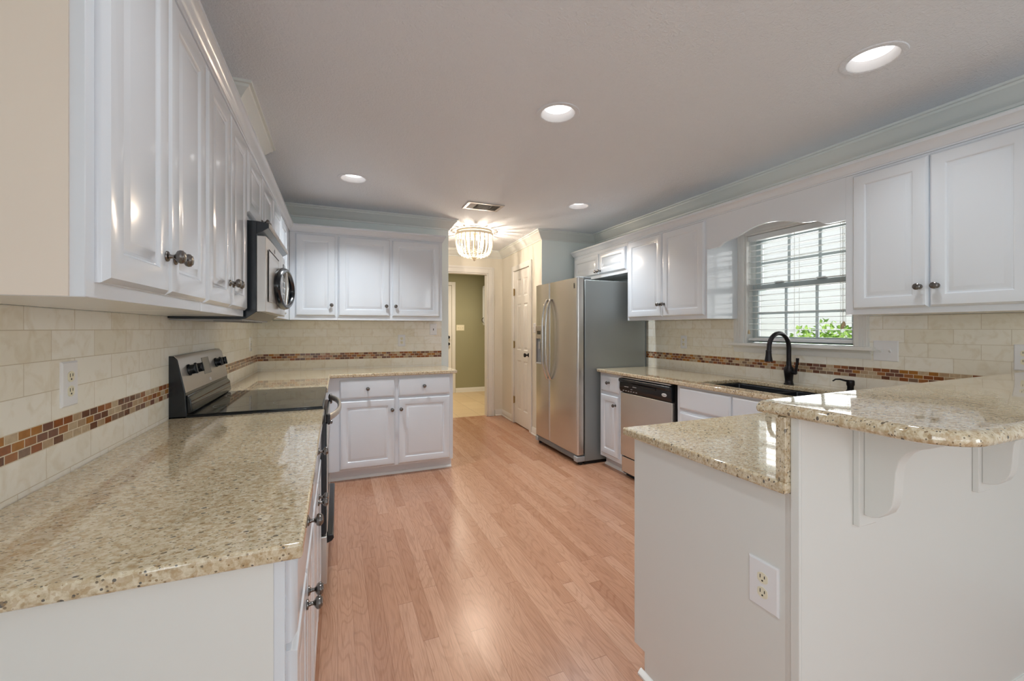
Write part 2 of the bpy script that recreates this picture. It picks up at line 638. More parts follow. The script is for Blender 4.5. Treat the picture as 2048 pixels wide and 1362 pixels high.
        return o


def tag(o, label, cat, group=None):
    o['label'] = label
    o['category'] = cat
    if group:
        o['group'] = group
    return o


def thing(name, label, cat, loc=(0, 0, 0), rot=0, group=None):
    o = bpy.data.objects.new(name, None)
    o.empty_display_size = .1
    COL.objects.link(o)
    o.location = loc
    o.rotation_euler = (0, 0, rot)
    return tag(o, label, cat, group)


def struct(o):
    o['kind'] = 'structure'
    return o


def sroot(name):
    o = bpy.data.objects.new(name, None)
    o.empty_display_size = .1
    COL.objects.link(o)
    return struct(o)


def text_mesh(txt, size, name, mat, parent, loc, rot, depth=.0006):
    c = bpy.data.curves.new(name, 'FONT')
    c.body = txt
    c.size = size
    c.align_x = 'CENTER'
    c.align_y = 'CENTER'
    c.extrude = depth
    t = bpy.data.objects.new(name, c)
    COL.objects.link(t)
    dg = bpy.context.evaluated_depsgraph_get()
    me = bpy.data.meshes.new_from_object(t.evaluated_get(dg))
    bpy.data.objects.remove(t)
    bpy.data.curves.remove(c)
    me.name = name
    me.materials.clear()
    me.materials.append(M[mat])
    o = bpy.data.objects.new(name, me)
    COL.objects.link(o)
    o.parent = parent
    o.location = loc
    o.rotation_euler = rot
    return o


# ------------------------------------------------------------------ dimensions
LX, RX, BY, CZ = -.675, 2.95, 4.43, 2.445        # left wall, right wall, back wall, ceiling
REAR = -7.5
CT = .915                                          # countertop height
HALL = 5.97
PA, PB = (2.215, 4.48), (2.29, HALL)               # pantry side wall, slightly off square
DOORPROF_FW = .056

# ------------------------------------------------------------------ setting
struct(MB().box(LX - .15, RX + .15, REAR - .15, 6.05, -.05, 0).build('floor', 'wood_floor', smooth=0))
struct(MB().box(.6, RX + .15, 6.05, 8.6, -.05, 0).build('floor_laundry', 'floor_tile', smooth=0))

CANS = [(2.103, 1.091), (1.086, 2.004), (.113, 3.464), (2.084, 3.444), (.113, 1.00)]  # last one is out of view, added to brighten the left counter
cb = MB()
hw = .13
xs = sorted({LX - .15, RX + .15} | {c[0] + s * hw for c in CANS for s in (-1, 1)})
ys = sorted({REAR - .15, 6.05} | {c[1] + s * hw for c in CANS for s in (-1, 1)})
for i in range(len(xs) - 1):
    for j in range(len(ys) - 1):
        mx_, my_ = (xs[i] + xs[i + 1]) / 2, (ys[j] + ys[j + 1]) / 2
        if any(abs(mx_ - c[0]) < hw and abs(my_ - c[1]) < hw for c in CANS):
            continue
        cb.face([(xs[i], ys[j], CZ), (xs[i], ys[j + 1], CZ), (xs[i + 1], ys[j + 1], CZ), (xs[i + 1], ys[j], CZ)])
for c in CANS:
    # rectangles overlap on the grid, so fill round the can inside its own square
    n = 32
    inner, outer = [], []
    for k in range(n):
        a = 2 * PI * k / n
        u, v = math.cos(a), math.sin(a)
        s = hw / max(abs(u), abs(v))
        inner.append((c[0] + .088 * u, c[1] + .088 * v, CZ))
        outer.append((c[0] + s * u, c[1] + s * v, CZ))
    for k in range(n):
        j = (k + 1) % n
        cb.face([inner[k], outer[k], outer[j], inner[j]])
ceil = struct(cb.build('ceiling', 'ceiling', smooth=0))
struct(MB().box(LX - .15, RX + .15, REAR - .15, 6.05, CZ + .14, CZ + .2).build('ceiling_light_block', 'ceiling', smooth=0))  # unseen slab, added to block light from above the ceiling
struct(MB().box(.6, RX + .15, 6.05, 8.6, CZ, CZ + .15).build('ceiling_laundry', 'ceiling', smooth=0))

wl = MB()
wl.box(LX - .15, LX, REAR, -2.25, 0, CZ)
wl.box(LX - .15, LX, -.65, 6.05, 0, CZ)
wl.box(LX - .15, LX, -2.25, -.65, 0, .72)
wl.box(LX - .15, LX, -2.25, -.65, 2.18, CZ)
wall_left = struct(wl.build('wall_left', 'wall', smooth=0))
w4 = sroot('window_4')  # unseen window, added to brighten the peninsula end and right side
f = MB()
for a, b2, c, d in ((-2.25, -2.2, .72, 2.18), (-.7, -.65, .72, 2.18), (-1.48, -1.42, .77, 2.13), (-2.2, -.7, .72, .77), (-2.2, -.7, 2.13, 2.18)):
    f.box(LX - .11, LX - .05, a, b2, c, d)
f.build('window_frame', 'trim', w4, smooth=0)
MB().box(LX - .084, LX - .078, -2.2, -.7, .77, 2.13).build('glass_pane', 'glass', w4, smooth=0)
wall_back = struct(MB().box(LX, 1.088, BY, BY + .12, 0, CZ).build('wall_back', 'wall', smooth=0))
# right wall with the window opening
WY0, WY1, WZ0, WZ1 = 1.62, 2.39, 1.19, 2.03
wr = MB()
wr.box(RX, RX + .15, REAR, -4.55, 0, CZ)
wr.box(RX, RX + .15, -2.65, WY0, 0, CZ)
wr.box(RX, RX + .15, -4.55, -2.65, 2.15, CZ)
wr.box(RX, RX + .15, WY1, 8.6, 0, CZ)
wr.box(RX, RX + .15, WY0, WY1, 0, WZ0)
wr.box(RX, RX + .15, WY0, WY1, WZ1, CZ)
wall_right = struct(wr.build('wall_right', 'wall', smooth=0))
# rear wall, behind the camera, with two window openings
wb = MB()
wb.box(LX, -.86, REAR - .15, REAR, 0, CZ)
wb.box(-.86, .66, REAR - .15, REAR, 0, .70)
wb.box(-.86, .66, REAR - .15, REAR, 2.40, CZ)
wb.box(.66, 1.24, REAR - .15, REAR, 0, CZ)
wb.box(1.24, 2.76, REAR - .15, REAR, 0, .70)
wb.box(1.24, 2.76, REAR - .15, REAR, 2.40, CZ)
wb.box(2.76, RX, REAR - .15, REAR, 0, CZ)
struct(wb.build('wall_rear', 'cream_wall', smooth=0))
for k, (x0, x1) in enumerate(((-.67, .66), (1.24, 2.76))):
    w = sroot('window_%d' % (k + 2))
    f = MB()
    for a, b_, c, d in ((x0, x0 + .05, .70, 2.40), (x1 - .05, x1, .70, 2.40), (x0, x1, .70, .75), (x0, x1, 2.35, 2.40), (x0, x1, 1.53, 1.57), ((x0 + x1) / 2 - .02, (x0 + x1) / 2 + .02, .70, 2.40)):
        f.box(a, b_, REAR - .12, REAR - .06, c, d)
    f.build('window_frame', 'trim', w, smooth=0)
    MB().box(x0, x1, REAR - .10, REAR - .094, .70, 2.40).build('glass_pane', 'glass', w, smooth=0)

pd = sroot('added_door_3')  # unseen patio door, added to even out the room light
f = MB()
for a, b2, c, d in ((-4.55, -4.49, 0, 2.15), (-2.71, -2.65, 0, 2.15), (-3.63, -3.57, 0, 2.15), (-4.49, -2.71, 0, .08), (-4.49, -2.71, 2.09, 2.15)):
    f.box(RX + .05, RX + .11, a, b2, c, d)
f.build('door_frame', 'trim', pd, smooth=0)
MB().box(RX + .08, RX + .086, -4.49, -2.71, .08, 2.09).build('glass_pane', 'glass', pd, smooth=0)

# pantry closet: side wall with the door opening, and the front wall facing the kitchen
pdir = (Vector(PB) - Vector(PA)).normalized()
pang = math.atan2(pdir.y, pdir.x) + PI             # local +x runs toward the kitchen, local -y faces the aisle
PLEN = (Vector(PB) - Vector(PA)).length
D0, D1, DH = .535, 1.125, 2.085                      # door opening measured from the far end
pw = struct(sroot('wall_pantry'))
pw.location = (PB[0], PB[1], 0)
pw.rotation_euler = (0, 0, pang)
b_ = MB()
b_.box(0, D0, 0, .1, 0, CZ)
b_.box(D1, PLEN - .006, 0, .1, 0, CZ)
b_.box(D0, D1, 0, .1, DH, CZ)
b_.build('wall_side', 'cream_wall', pw, smooth=0)
struct(MB().prism([PA, (RX, PA[1]), (RX, PA[1] + .1), (PA[0] + .105, PA[1] + .1), (PA[0] + .105, PA[1] + .006), (PA[0] + .0003, PA[1] + .006)], 'z', 0, CZ).build('wall_pantry_front', 'wall', smooth=0))
# hall far wall with the doorway to the laundry
OX0, OX1, OH = 1.20, 2.062, 2.115
b_ = MB()
b_.box(LX, OX0, HALL, HALL + .1, 0, CZ)
b_.box(OX1, RX, HALL, HALL + .1, 0, CZ)
b_.box(OX0, OX1, HALL, HALL + .1, OH, CZ)
struct(b_.build('wall_hall', 'cream_wall', smooth=0))
# laundry walls
b_ = MB()
b_.box(.62, 1.36, 8.42, 8.55, 0, CZ)
b_.box(2.14, RX, 8.42, 8.55, 0, CZ)
b_.box(1.36, 2.14, 8.42, 8.55, 2.17, CZ)
struct(b_.build('wall_laundry_back', 'green_wall', smooth=0))
struct(MB().box(.55, .62, 6.07, 8.55, 0, CZ).build('wall_laundry_left', 'green_wall', smooth=0))
struct(MB().box(RX - .03, RX, 6.09, 8.42, 0, CZ).build('wall_laundry_right', 'green_wall', smooth=0))
b_ = MB()
b_.box(.62, OX0 - .1, 6.07, 6.09, 0, CZ)
b_.box(OX1 + .1, RX - .03, 6.07, 6.09, 0, CZ)
struct(b_.build('wall_laundry_front', 'green_wall', smooth=0))

# duct chase above the range
struct(MB().box(LX, -.455, 2.36, 3.0, 2.18, CZ).build('wall_duct_chase', 'wall', smooth=0))

# crown mouldings
CR = [(0, CZ), (0, CZ - .105), (.012, CZ - .105), (.014, CZ - .092), (.022, CZ - .088), (.040, CZ - .062), (.062, CZ - .034), (.074, CZ - .026), (.076, CZ - .014), (.088, CZ - .012), (.088, CZ)]
struct(MB().sweep([(LX, REAR), (LX, 2.36), (-.455, 2.36), (-.455, 3.0), (LX, 3.0), (LX, BY), (1.088, BY), (1.088, BY + .12), (LX, BY + .12)], CR).build('trim_1', 'crown'))
struct(MB().sweep([(LX, HALL), PB, PA, (RX, PA[1]), (RX, REAR)], CR).build('trim_2', 'crown'))

# baseboards
BB = [(0, 0), (.020, 0), (.020, .012), (.013, .02), (.013, .075), (.006, .09), (0, .09)]


def along(t):
    p = Vector(PB) - pdir * t
    return (p.x, p.y)


struct(MB().sweep([(OX1 + .11, HALL), PB, along(D0 - .075)], BB).build('baseboard_hall', 'trim'))
struct(MB().sweep([along(D1 + .075), PA, (RX, PA[1])], BB).build('baseboard_pantry', 'trim'))
struct(MB().sweep([(2.215, 8.42), (RX - .03, 8.42)], BB).build('baseboard_laundry', 'trim'))
struct(MB().sweep([(1.062, .702), (RX, .702)], BB).build('baseboard_bar', 'trim'))

# laundry doorway casing
dw = sroot('trim_3')
b_ = MB()
b_.box(OX1, OX1 + .085, HALL - .018, HALL, 0, OH + .085)
b_.box(OX0 - .085, OX0, HALL - .018, HALL, 0, OH + .085)
b_.box(OX0, OX1, HALL - .018, HALL, OH, OH + .085)
b_.box(OX1 + .06, OX1 + .09, HALL - .026, HALL - .018, 0, OH + .088)
b_.box(OX0, OX1 + .06, HALL - .026, HALL - .018, OH + .06, OH + .09)
b_.build('casing', 'trim', dw, bevel=.003)
b_ = MB()
b_.box(OX1 - .018, OX1, HALL, HALL + .1, 0, OH)
b_.box(OX0, OX0 + .018, HALL, HALL + .1, 0, OH)
b_.box(OX0 + .018, OX1 - .018, HALL, HALL + .1, OH - .018, OH)
b_.build('jamb', 'trim', dw, bevel=.002)


# pantry door: six panels, hinges and a dark knob
def six_panel(w, h):
    m = MB()
    st, mid = .10, .09
    pw_ = (w - 2 * st - mid) / 2
    rows = [(.20, .86), (1.00, 1.62), (1.72, h - .12)]
    xs_ = [0, st, st + pw_, st + pw_ + mid, w - st, w]
    zs_ = [0] + [z for r in rows for z in r] + [h]
    for i in range(5):
        for j in range(len(zs_) - 1):
            if i in (1, 3) and j in (1, 3, 5):
                m.frame(xs_[i], xs_[i + 1], zs_[j], zs_[j + 1], [(0, .03), (0, 0), (.010, .008), (.022, .008), (.040, .002)])
            else:
                m.box(xs_[i], xs_[i + 1], 0, .03, zs_[j], zs_[j + 1])
    return m


d1 = sroot('door_1')
d1.location = (PB[0], PB[1], 0)
d1.rotation_euler = (0, 0, pang)
b_ = MB()
b_.box(D0 - .07, D0, -.018, 0, 0, DH + .07)
b_.box(D1, D1 + .07, -.018, 0, 0, DH + .07)
b_.box(D0, D1, -.018, 0, DH, DH + .07)
b_.build('casing', 'trim', d1, bevel=.004)
leaf = six_panel(D1 - D0 - .006, DH - .015).build('door_leaf', 'trim', d1, smooth=0)
leaf.location = (D0 + .003, .006, .012)
MB().lathe([(.026, 0), (.026, .006), (.010, .010), (.009, .03), (.020, .038), (.027, .050), (.024, .062), (0, .068)], (D1 - D0 - .07, 0, .95), 'y', 18, -1).build('door_knob', 'bronze', leaf)
for z in (.32, 1.08, 1.80):
    b_ = MB()
    b_.box(D0 - .012, D0 + .018, -.004, .004, z - .045, z + .045)
    b_.lathe([(.006, -.05), (.006, .05)], (D0 + .002, -.008, z), 'z', 8)
    b_.build('hinge', 'brass', d1)

# laundry back door
d2 = sroot('door_2')
b_ = MB()
b_.box(2.14, 2.21, 8.40, 8.42, 0, 2.24)
b_.box(1.29, 1.36, 8.40, 8.42, 0, 2.24)
b_.box(1.36, 2.14, 8.40, 8.42, 2.17, 2.24)
b_.build('casing', 'trim', d2, bevel=.004)
lf = six_panel(.775, 2.155).build('door_leaf', 'trim', d2, smooth=0)
lf.location = (1.362, 8.43, .01)
for z in (.98, 1.115):
    MB().lathe([(.03, 0), (.03, .012), (.012, .018), (.012, .035), (.028, .045), (.028, .06), (0, .066)], (.70, 0, z), 'y', 16, -1).build('door_knob', 'bronze', lf)

# ------------------------------------------------------------------ backsplash tiles (skin of the walls)
TZ = .927
LOWT, MOS = 1.003, 1.0665


def splash(parent, axis, mk, a0):
    tl = tile_mat('ivory_tile_' + 'xy'[axis], axis, LOWT - .0765, a0)
    tu = tile_mat('ivory_tile_upper_' + 'xy'[axis], axis, MOS, a0 + .02)
    ms = mosaic_mat('glass_mosaic_' + 'xy'[axis], axis, LOWT)
    for nm, z0, z1, m_ in (('tile_lower_course', CT - .01, LOWT, tl), ('mosaic_band', LOWT, MOS, ms), ('tile_upper_courses', MOS, None, tu)):
        b = MB()
        mk(b, z0, z1)
        b.build(nm, m_, parent, smooth=0)


UB = 1.375
splash(wall_left, 1, lambda b, z0, z1: b.box(LX, LX + .008, .86, BY, z0, z1 or 1.3515), .08)
splash(wall_back, 0, lambda b, z0, z1: b.box(LX + .008, 1.012, BY - .008, BY, z0, z1 or 1.374), -.625)


def rsp(b, z0, z1):
    if z1:
        b.box(RX - .008, RX, .745, 3.53, z0, z1)
    else:
        b.box(RX - .008, RX, .745, 1.545, z0, 1.374)
        b.box(RX - .008, RX, 2.48, 3.53, z0, 1.374)
        b.box(RX - .008, RX, 1.545, 2.48, z0, 1.125)


splash(wall_right, 1, rsp, .02)

# ------------------------------------------------------------------ cabinets
KNOB = [(.0115, 0), (.0125, .0015), (.0115, .004), (.006, .006), (.0045, .010), (.0045, .015), (.0075, .018), (.0140, .022), (.0160, .027), (.0150, .032), (.0115, .0345), (.0112, .036), (.006, .0375), (0, .038)]


def knob(parent, x, z, y=-.019):
    return MB().lathe(KNOB, (x, y, z), 'y', 20, -1).build('knob', 'knob', parent)


def door_front(parent, x0, x1, z0, z1, kx=None, kz=None, name='door', fw=DOORPROF_FW):
    p = [(0, 0), (0, -.007), (.002, -.010), (.010, -.0185), (.013, -.019), (fw, -.019), (fw + .004, -.0165), (fw + .007, -.0125), (fw + .012, -.0115), (fw + .015, -.012), (fw + .030, -.0175), (fw + .034, -.018)]
    o = MB().frame(x0, x1, z0, z1, p).build(name, 'white', parent)
    if kx is not None:
        knob(o, kx, kz)
    return o


def drawer_front(parent, x0, x1, z0, z1, kx=None, kz=None, name='drawer'):
    p = [(0, 0), (0, -.007), (.002, -.010), (.012, -.0185), (.016, -.019)]
    o = MB().frame(x0, x1, z0, z1, p).build(name, 'white', parent)
    if kx is not None:
        knob(o, kx, kz)
    return o


def upper(label, loc, rot, w, d, h, doors, group, panel=None):
    """loc = lower left front corner of the face frame"""
    t = thing('upper_cabinet', label, 'cabinet', loc, rot, group)
    MB().box(0, w, 0, d, 0, h).build('carcass', 'white', t, bevel=.0015)
    for a in doors:
        door_front(t, *a)
    if panel:
        MB().box(-.004, 0, .02, d, .001, h).build('end_panel', panel, t)
    return t


def base(label, loc, rot, w, d, fronts, group, toe=.065, h=.885):
    t = thing('base_cabinet', label, 'cabinet', loc, rot, group)
    b = MB()
    b.prism([(0, .092), (0, h), (d, h), (d, 0), (toe, 0), (toe, .092)], 'x', 0, w)
    b.build('carcass', 'white', t, bevel=.001)
    MB().prism([(toe, 0), (toe - .018, 0), (toe - .018, .008), (toe - .006, .02), (toe, .022)], 'x', .002, w - .002).build('shoe_moulding', 'trim', t)
    for kind, *a in fronts:
        (door_front if kind == 'door' else drawer_front)(t, *a)
    return t


GU, GB = 'white wall cabinets', 'white base cabinets'
LF = -.385                                           # left upper face
LZ = 1.352
# left upper, rotated so that local x runs along +Y and the face looks along +X
R90 = PI / 2
upper('white wall cabinet nearest the camera on the left wall, plain end panel in view', (LF, .917, LZ), R90, .633, .28, .788,
      [(.028, .322, .027, .752, .297, .115), (.326, .626, .027, .752, .352, .115)], GU, 'cream_panel')
upper('narrow-looking white wall cabinet on the left wall between the nearest cabinet and the microwave', (LF, 1.552, LZ), R90, .636, .28, .788,
      [(.010, .313, .027, .752, .287, .115), (.317, .622, .027, .752, .343, .115)], GU)
upper('short white wall cabinet above the microwave', (LF, 2.19, 1.79), R90, .80, .28, .35,
      [(.02, .39, .03, .312, .360, .065), (.394, .775, .03, .312, .424, .065)], GU)
upper('white wall cabinet in the left back corner beyond the microwave', (LF, 2.992, UB), R90, 1.13, .28, .765,
      [(.02, .40, .036, .728, .375, .13), (.404, .78, .036, .728, .43, .13)], GU)
BF = 4.125
upper('white wall cabinet with one door on the back wall, beside the microwave corner', (-.384, BF, UB), 0, .385, BY - BF - .01, .765,
      [(.047, .367, .036, .752, .336, .132)], GU)
upper('white two-door wall cabinet on the back wall, at the open hallway end', (.002, BF, UB), 0, .948, BY - BF - .01, .765,
      [(.006, .451, .036, .752, .418, .132), (.473, .922, .036, .752, .502, .132)], GU)
RF = 2.61
R270 = -PI / 2
upper('white wall cabinet over the fridge with small paired doors', (RF, 4.41, 1.845), R270, 1.008, RX - RF - .01, .295,
      [(.03, .535, .036, .262, .505, .068), (.539, .99, .036, .262, .57, .068)], GU)
upper('white two-door wall cabinet between the fridge and the sink window', (RF, 3.40, UB), R270, .96, RX - RF - .01, .765,
      [(.022, .487, .028, .752, .46, .134), (.491, .943, .028, .752, .518, .134)], GU)
upper('white two-door wall cabinet right of the sink window, nearest the camera', (RF, 1.482, UB), R270, .735, RX - RF - .01, .765,
      [(.040, .362, .028, .752, .332, .126), (.366, .70, .028, .752, .396, .126)], GU)

# scalloped valance over the window
half = [(0, 1.903), (.09, 1.903), (.115, 1.908), (.14, 1.925), (.165, 1.935), (.205, 1.938), (.245, 1.945), (.30, 1.962), (.35, 1.979), (.40, 1.990), (.44, 1.995), (.479, 1.997)]
pts = [(1.482 + t, z) for t, z in half] + [(2.44 - t, z) for t, z in half[::-1][1:]]
tag(MB().prism([(1.482, 2.140)] + pts + [(2.44, 2.140)], 'x', RF, RF + .019).build('window_valance', 'white', smooth=30),
    'white scalloped wood valance arching over the sink window', 'valance')

# crown on top of the cabinets
CC = [(-.02, 2.1405), (.004, 2.1405), (.004, 2.148), (.009, 2.150), (.011, 2.154), (.014, 2.158), (.018, 2.168), (.028, 2.186), (.034, 2.190), (.034, 2.205), (-.02, 2.205)]
tag(MB().sweep([(LX + .02, .917), (LF, .917), (LF, BF), (.95, BF), (.95, BY - .02)], CC).build('cabinet_crown', 'white', smooth=30),
    'white crown moulding running over the left and back wall cabinets', 'moulding', 'cabinet crown mouldings')
tag(MB().sweep([(RX - .02, 4.41), (RF, 4.41), (RF, .747), (RX - .02, .747)], CC).build('cabinet_crown', 'white', smooth=30),
    'white crown moulding running over the fridge, sink window and right wall cabinets', 'moulding', 'cabinet crown mouldings')

# base cabinets
LB = -.09
base('white base cabinet nearest the camera on the left, under the long tan counter', (LB, .885, 0), R90, .63, .575,
     [('drawer', .02, .618, .705, .862, .325, .805), ('door', .02, .316, .105, .69, .29, .612), ('door', .322, .618, .105, .69, .35, .612)], GB)
near = [o for o in bpy.data.objects if o.get('label', '').startswith('white base cabinet nearest')][0]
MB().box(-.004, 0, .018, .575, 0, .884).build('end_panel', 'white_matte', near)
base('white base cabinet on the left, between the nearest cabinet and the range', (LB, 1.517, 0), R90, .712, .58,
     [('drawer', .02, .692, .705, .862, .36, .805), ('door', .02, .353, .105, .69, .325, .612), ('door', .359, .692, .105, .69, .386, .612)], GB)
base('white base cabinet in the back corner beyond the range', (LB, 3.0, 0), R90, .868, .58,
     [('drawer', .02, .50, .705, .862, .26, .785), ('door', .02, .50, .105, .69, .47, .6)], GB)
BB_ = 3.87
base('white base cabinet under the back counter with two drawers and two doors', (LB + .002, BB_, 0), 0, 1.081, BY - BB_ - .01,
     [('drawer', .104, .555, .700, .862, .328, .785), ('drawer', .585, 1.050, .700, .862, .811, .785),
      ('door', .104, .555, .105, .685, .531, .590), ('door', .585, 1.050, .105, .685, .607, .590)], GB)
RB = 2.335
base('narrow white base cabinet between the fridge and the dishwasher', (RB, 3.455, 0), R270, .335, RX - RB - .01,
     [('drawer', .028, .302, .712, .862, .165, .800), ('door', .028, .302, .128, .688, .262, .605)], GB)
base('white sink base cabinet right of the dishwasher, its drawer fronts without knobs', (RB, 2.455, 0), R270, .99, RX - RB - .01,
     [('drawer', .03, .472, .712, .868), ('drawer', .482, .93, .712, .868), ('door', .03, .472, .128, .69, .44, .605), ('door', .482, .93, .128, .69, .515, .605)], GB, h=.70)
# rail above the sink cabinet carcass, so that the bowls have room behind the fronts
for o in list(bpy.data.objects):
    if o.get('label', '').startswith('white sink base cabinet'):
        MB().box(0, .99, 0, .02, .70, .885).build('front_rail', 'white', o)

# peninsula cabinet with end panel, seating side panel and bar support
pen = thing('peninsula_cabinet', 'white peninsula base with plain end panel and tall back panel under the raised bar', 'cabinet', (1.06, .70, 0))
b_ = MB()
b_.prism([(.02, 0), (.02, .885), (.64, .885), (.64, .092), (.582, .092), (.582, 0)], 'x', 0, 1.24)
b_.build('carcass', 'white_matte', pen, bevel=.0015)
MB().box(.0, RX - 1.06, 0, .02, 0, 1.078).build('back_panel', 'white_matte', pen)
MB().box(-.010, .0, .0, .0215, .0, 1.077).build('corner_stile', 'white_matte', pen, bevel=.001)
MB().prism([(-.006, .0217), (-.005, .030), (.0, .042), (.0, .0217)], 'z', .0, .884).build('cove_strip', 'white_matte', pen)
MB().box(.0, RX - 1.06, .02, .021, .885, 1.078).build('panel_edge', 'white_matte', pen)
MB().prism([(.02, 0), (.02, .026), (.03, .02), (.036, .008), (.036, 0)], 'y', .582, .60).build('shoe_moulding', 'trim', pen)
MB().sweep([(.0, .60), (.0, .06)], [(0, 0), (.016, 0), (.016, .008), (.006, .02), (0, .022)][::-1]).build('shoe_moulding', 'trim', pen)

# corbels under the bar
for k, (x, lb) in enumerate(((1.262, 'white curved wooden bracket under the bar overhang, nearest its left end'), (1.875, 'white curved wooden bracket under the middle of the bar, farther right'))):
    t = thing('bar_bracket', lb, 'bracket', (x, .70, .78), 0, 'brackets under the raised bar')
    MB().box(0, .075, -.016, 0, 0, .296).build('back_plate', 'white_matte', t, bevel=.002)
    prof = [(-.016, .03), (-.016, .296), (-.20, .296), (-.20, .272)]
    prof += [(-.175, .250), (-.15, .238), (-.125, .228), (-.105, .212), (-.092, .19), (-.086, .165), (-.084, .135), (-.082, .10), (-.078, .075), (-.068, .052), (-.05, .036), (-.034, .03)]
    MB().prism(prof, 'x', .018, .057).build('bracket_arm', 'white_matte', t, bevel=.002)

# ------------------------------------------------------------------ countertops
ctl = tag(MB().box(LX + .009, -.058, .852, 2.232, .885, CT).build('countertop', 'granite', bevel=.006, seg=3),
          'speckled tan granite countertop in the left foreground, in front of the range', 'countertop')
# back counter, L-shaped around the corner beyond the range
xs_, ys_ = [LX + .009, -.058, 1.028], [3.0, 3.84, BY - .009]
tag(MB().slab(xs_, ys_, lambda i, j: i == 1 and j == 0, .885, CT).build('countertop', 'granite', bevel=.006, seg=3),
    'speckled tan granite countertop along the back wall beyond the range', 'countertop')
# sink counter and peninsula, one L with the sink cut-out
SX0, SX1, SY0, SY1 = 2.41, 2.82, 1.56, 2.34
xs_ = [1.028, 2.302, SX0, SX1, RX - .009]
ys_ = [.722, 1.372, SY0, SY1, 3.475]


def sk(i, j):
    if i == 0 and j > 0:
        return True
    return i == 2 and j == 2


ctr = tag(MB().slab(xs_, ys_, sk, .885, CT).build('countertop', 'granite', bevel=.006, seg=3),
          'speckled tan granite counter around the sink and out along the low peninsula', 'countertop')
tag(MB().box(1.032, RX - .009, .7225, .748, CT, 1.078).build('backsplash_strip', 'granite', bevel=.0015),
    'upright speckled granite strip between the low peninsula counter and the raised bar', 'backsplash')

# raised bar top with rounded near corner and full round-over
ox0, oy0, oy1 = 1.030, .392, .80
rc = .10
outl = [(RX - .002, oy0), (RX - .002, .905), (ox0 + .028, oy1 + .018), (ox0, oy1)]
for k in range(9):
    a = PI + (PI / 2) * k / 8
    outl.append((ox0 + rc + rc * math.cos(a), oy0 + rc + rc * math.sin(a)))


def inset(poly, d):
    n = len(poly)
    area = sum(poly[i][0] * poly[(i + 1) % n][1] - poly[(i + 1) % n][0] * poly[i][1] for i in range(n))
    s = 1 if area > 0 else -1
    out = []
    for i in range(n):
        p0, p, p1 = Vector(poly[i - 1]), Vector(poly[i]), Vector(poly[(i + 1) % n])
        d0, d1 = (p - p0).normalized(), (p1 - p).normalized()
        n0, n1 = Vector((-d0.y, d0.x)) * s, Vector((-d1.y, d1.x)) * s
        m = (n0 + n1).normalized()
        out.append(p + m * (d / max(m.dot(n0), .3)))
    return out


barb = MB()
bz0, bz1 = 1.078, 1.109
prof = [(.010, bz0), (.003, bz0 + .003), (0, bz0 + .009)] + [(.022 * (1 - math.cos(a * PI / 12)), bz1 - .018 + .018 * math.sin(a * PI / 12)) for a in range(0, 7)]
barb.rings([[(p.x, p.y, z) for p in inset(outl, d)] for d, z in prof])
tag(barb.build('countertop', 'granite', smooth=50), 'raised speckled granite bar top with rounded corner above the peninsula', 'countertop')

# ------------------------------------------------------------------ sink, faucet, soap pump
sk_ = thing('sink', 'black double bowl sink set under the granite below the window', 'sink', (SX0, SY0, .70))
W_, H_ = SX1 - SX0, SY1 - SY0


def bowl(y0, y1, depth):
    m = MB()
    z1 = .1845
    rings = []
    for d, z in ((-.006, z1), (0, z1), (.006, z1 - depth + .03), (.03, z1 - depth)):
        rings.append([(d, y0 + d, z), (W_ - d, y0 + d, z), (W_ - d, y1 - d, z), (d, y1 - d, z)])
    return m.rings(rings, False, True)


bowl(.006, .335, .165).build('bowl', 'sink', sk_, bevel=.01)
bowl(.355, H_ - .006, .175).build('bowl', 'sink', sk_, bevel=.01)
MB().box(.012, W_ - .012, .332, .358, .09, .165).build('divider', 'sink', sk_, bevel=.008, seg=3)
for y in (.17, .56):
    MB().lathe([(.045, 0), (.045, .004), (.03, .003), (0, .002)], (W_ / 2, y, .012 if y > .4 else .0205), 'z', 20).build('drain', 'steel_bright', sk_)

fx, fy = 2.872, 1.985
fa = thing('faucet', 'dark bronze gooseneck faucet behind the sink, in front of the window', 'faucet', (fx, fy, CT))
MB().lathe([(.030, 0), (.030, .006), (.026, .012), (.024, .03), (.027, .06), (.030, .085), (.031, .10), (.028, .115), (.020, .125), (.016, .135), (.0155, .16)], (0, 0, 0), 'z', 24).build('body', 'bronze', fa)
path = [(0, 0, .12), (0, 0, .20), (0, 0, .255)]
ra = .098
for k in range(1, 13):
    a = PI * k / 12 * 1.02
    path.append((-ra + ra * math.cos(a), 0, .255 + ra * math.sin(a)))
path += [(-2 * ra - .004, 0, .225)]
MB().tube(path, .0145, 16).build('spout', 'bronze', fa)
MB().lathe([(.016, .01), (.018, .004), (.017, -.004), (.019, -.03), (.024, -.06), (.025, -.066), (.0, -.066)], (-2 * ra - .004, 0, .230), 'z', 20).build('spray_head', 'bronze', fa)
b_ = MB()
b_.lathe([(.013, 0), (.014, .02), (.011, .028), (0, .03)], (0, -.024, .085), 'y', 14, -1)
b_.tube([(0, -.045, .085), (0, -.052, .12), (.0, -.058, .155), (0, -.060, .185)], [.009, .008, .0085, .010], 12)
b_.build('lever', 'bronze', fa)
so = thing('soap_pump', 'small dark bronze soap pump at the right end of the sink', 'soap dispenser', (2.872, 1.605, CT))
MB().lathe([(.026, 0), (.024, .008), (.017, .016), (.017, .035), (.021, .045), (.021, .066), (.018, .072), (0, .074)], (0, 0, 0), 'z', 20).build('body', 'bronze', so)
MB().tube([(0, 0, .066), (-.03, .012, .070), (-.06, .024, .078), (-.085, .034, .078), (-.10, .04, .068)], [.007, .006, .005, .0045, .004], 10).build('nozzle', 'bronze', so)

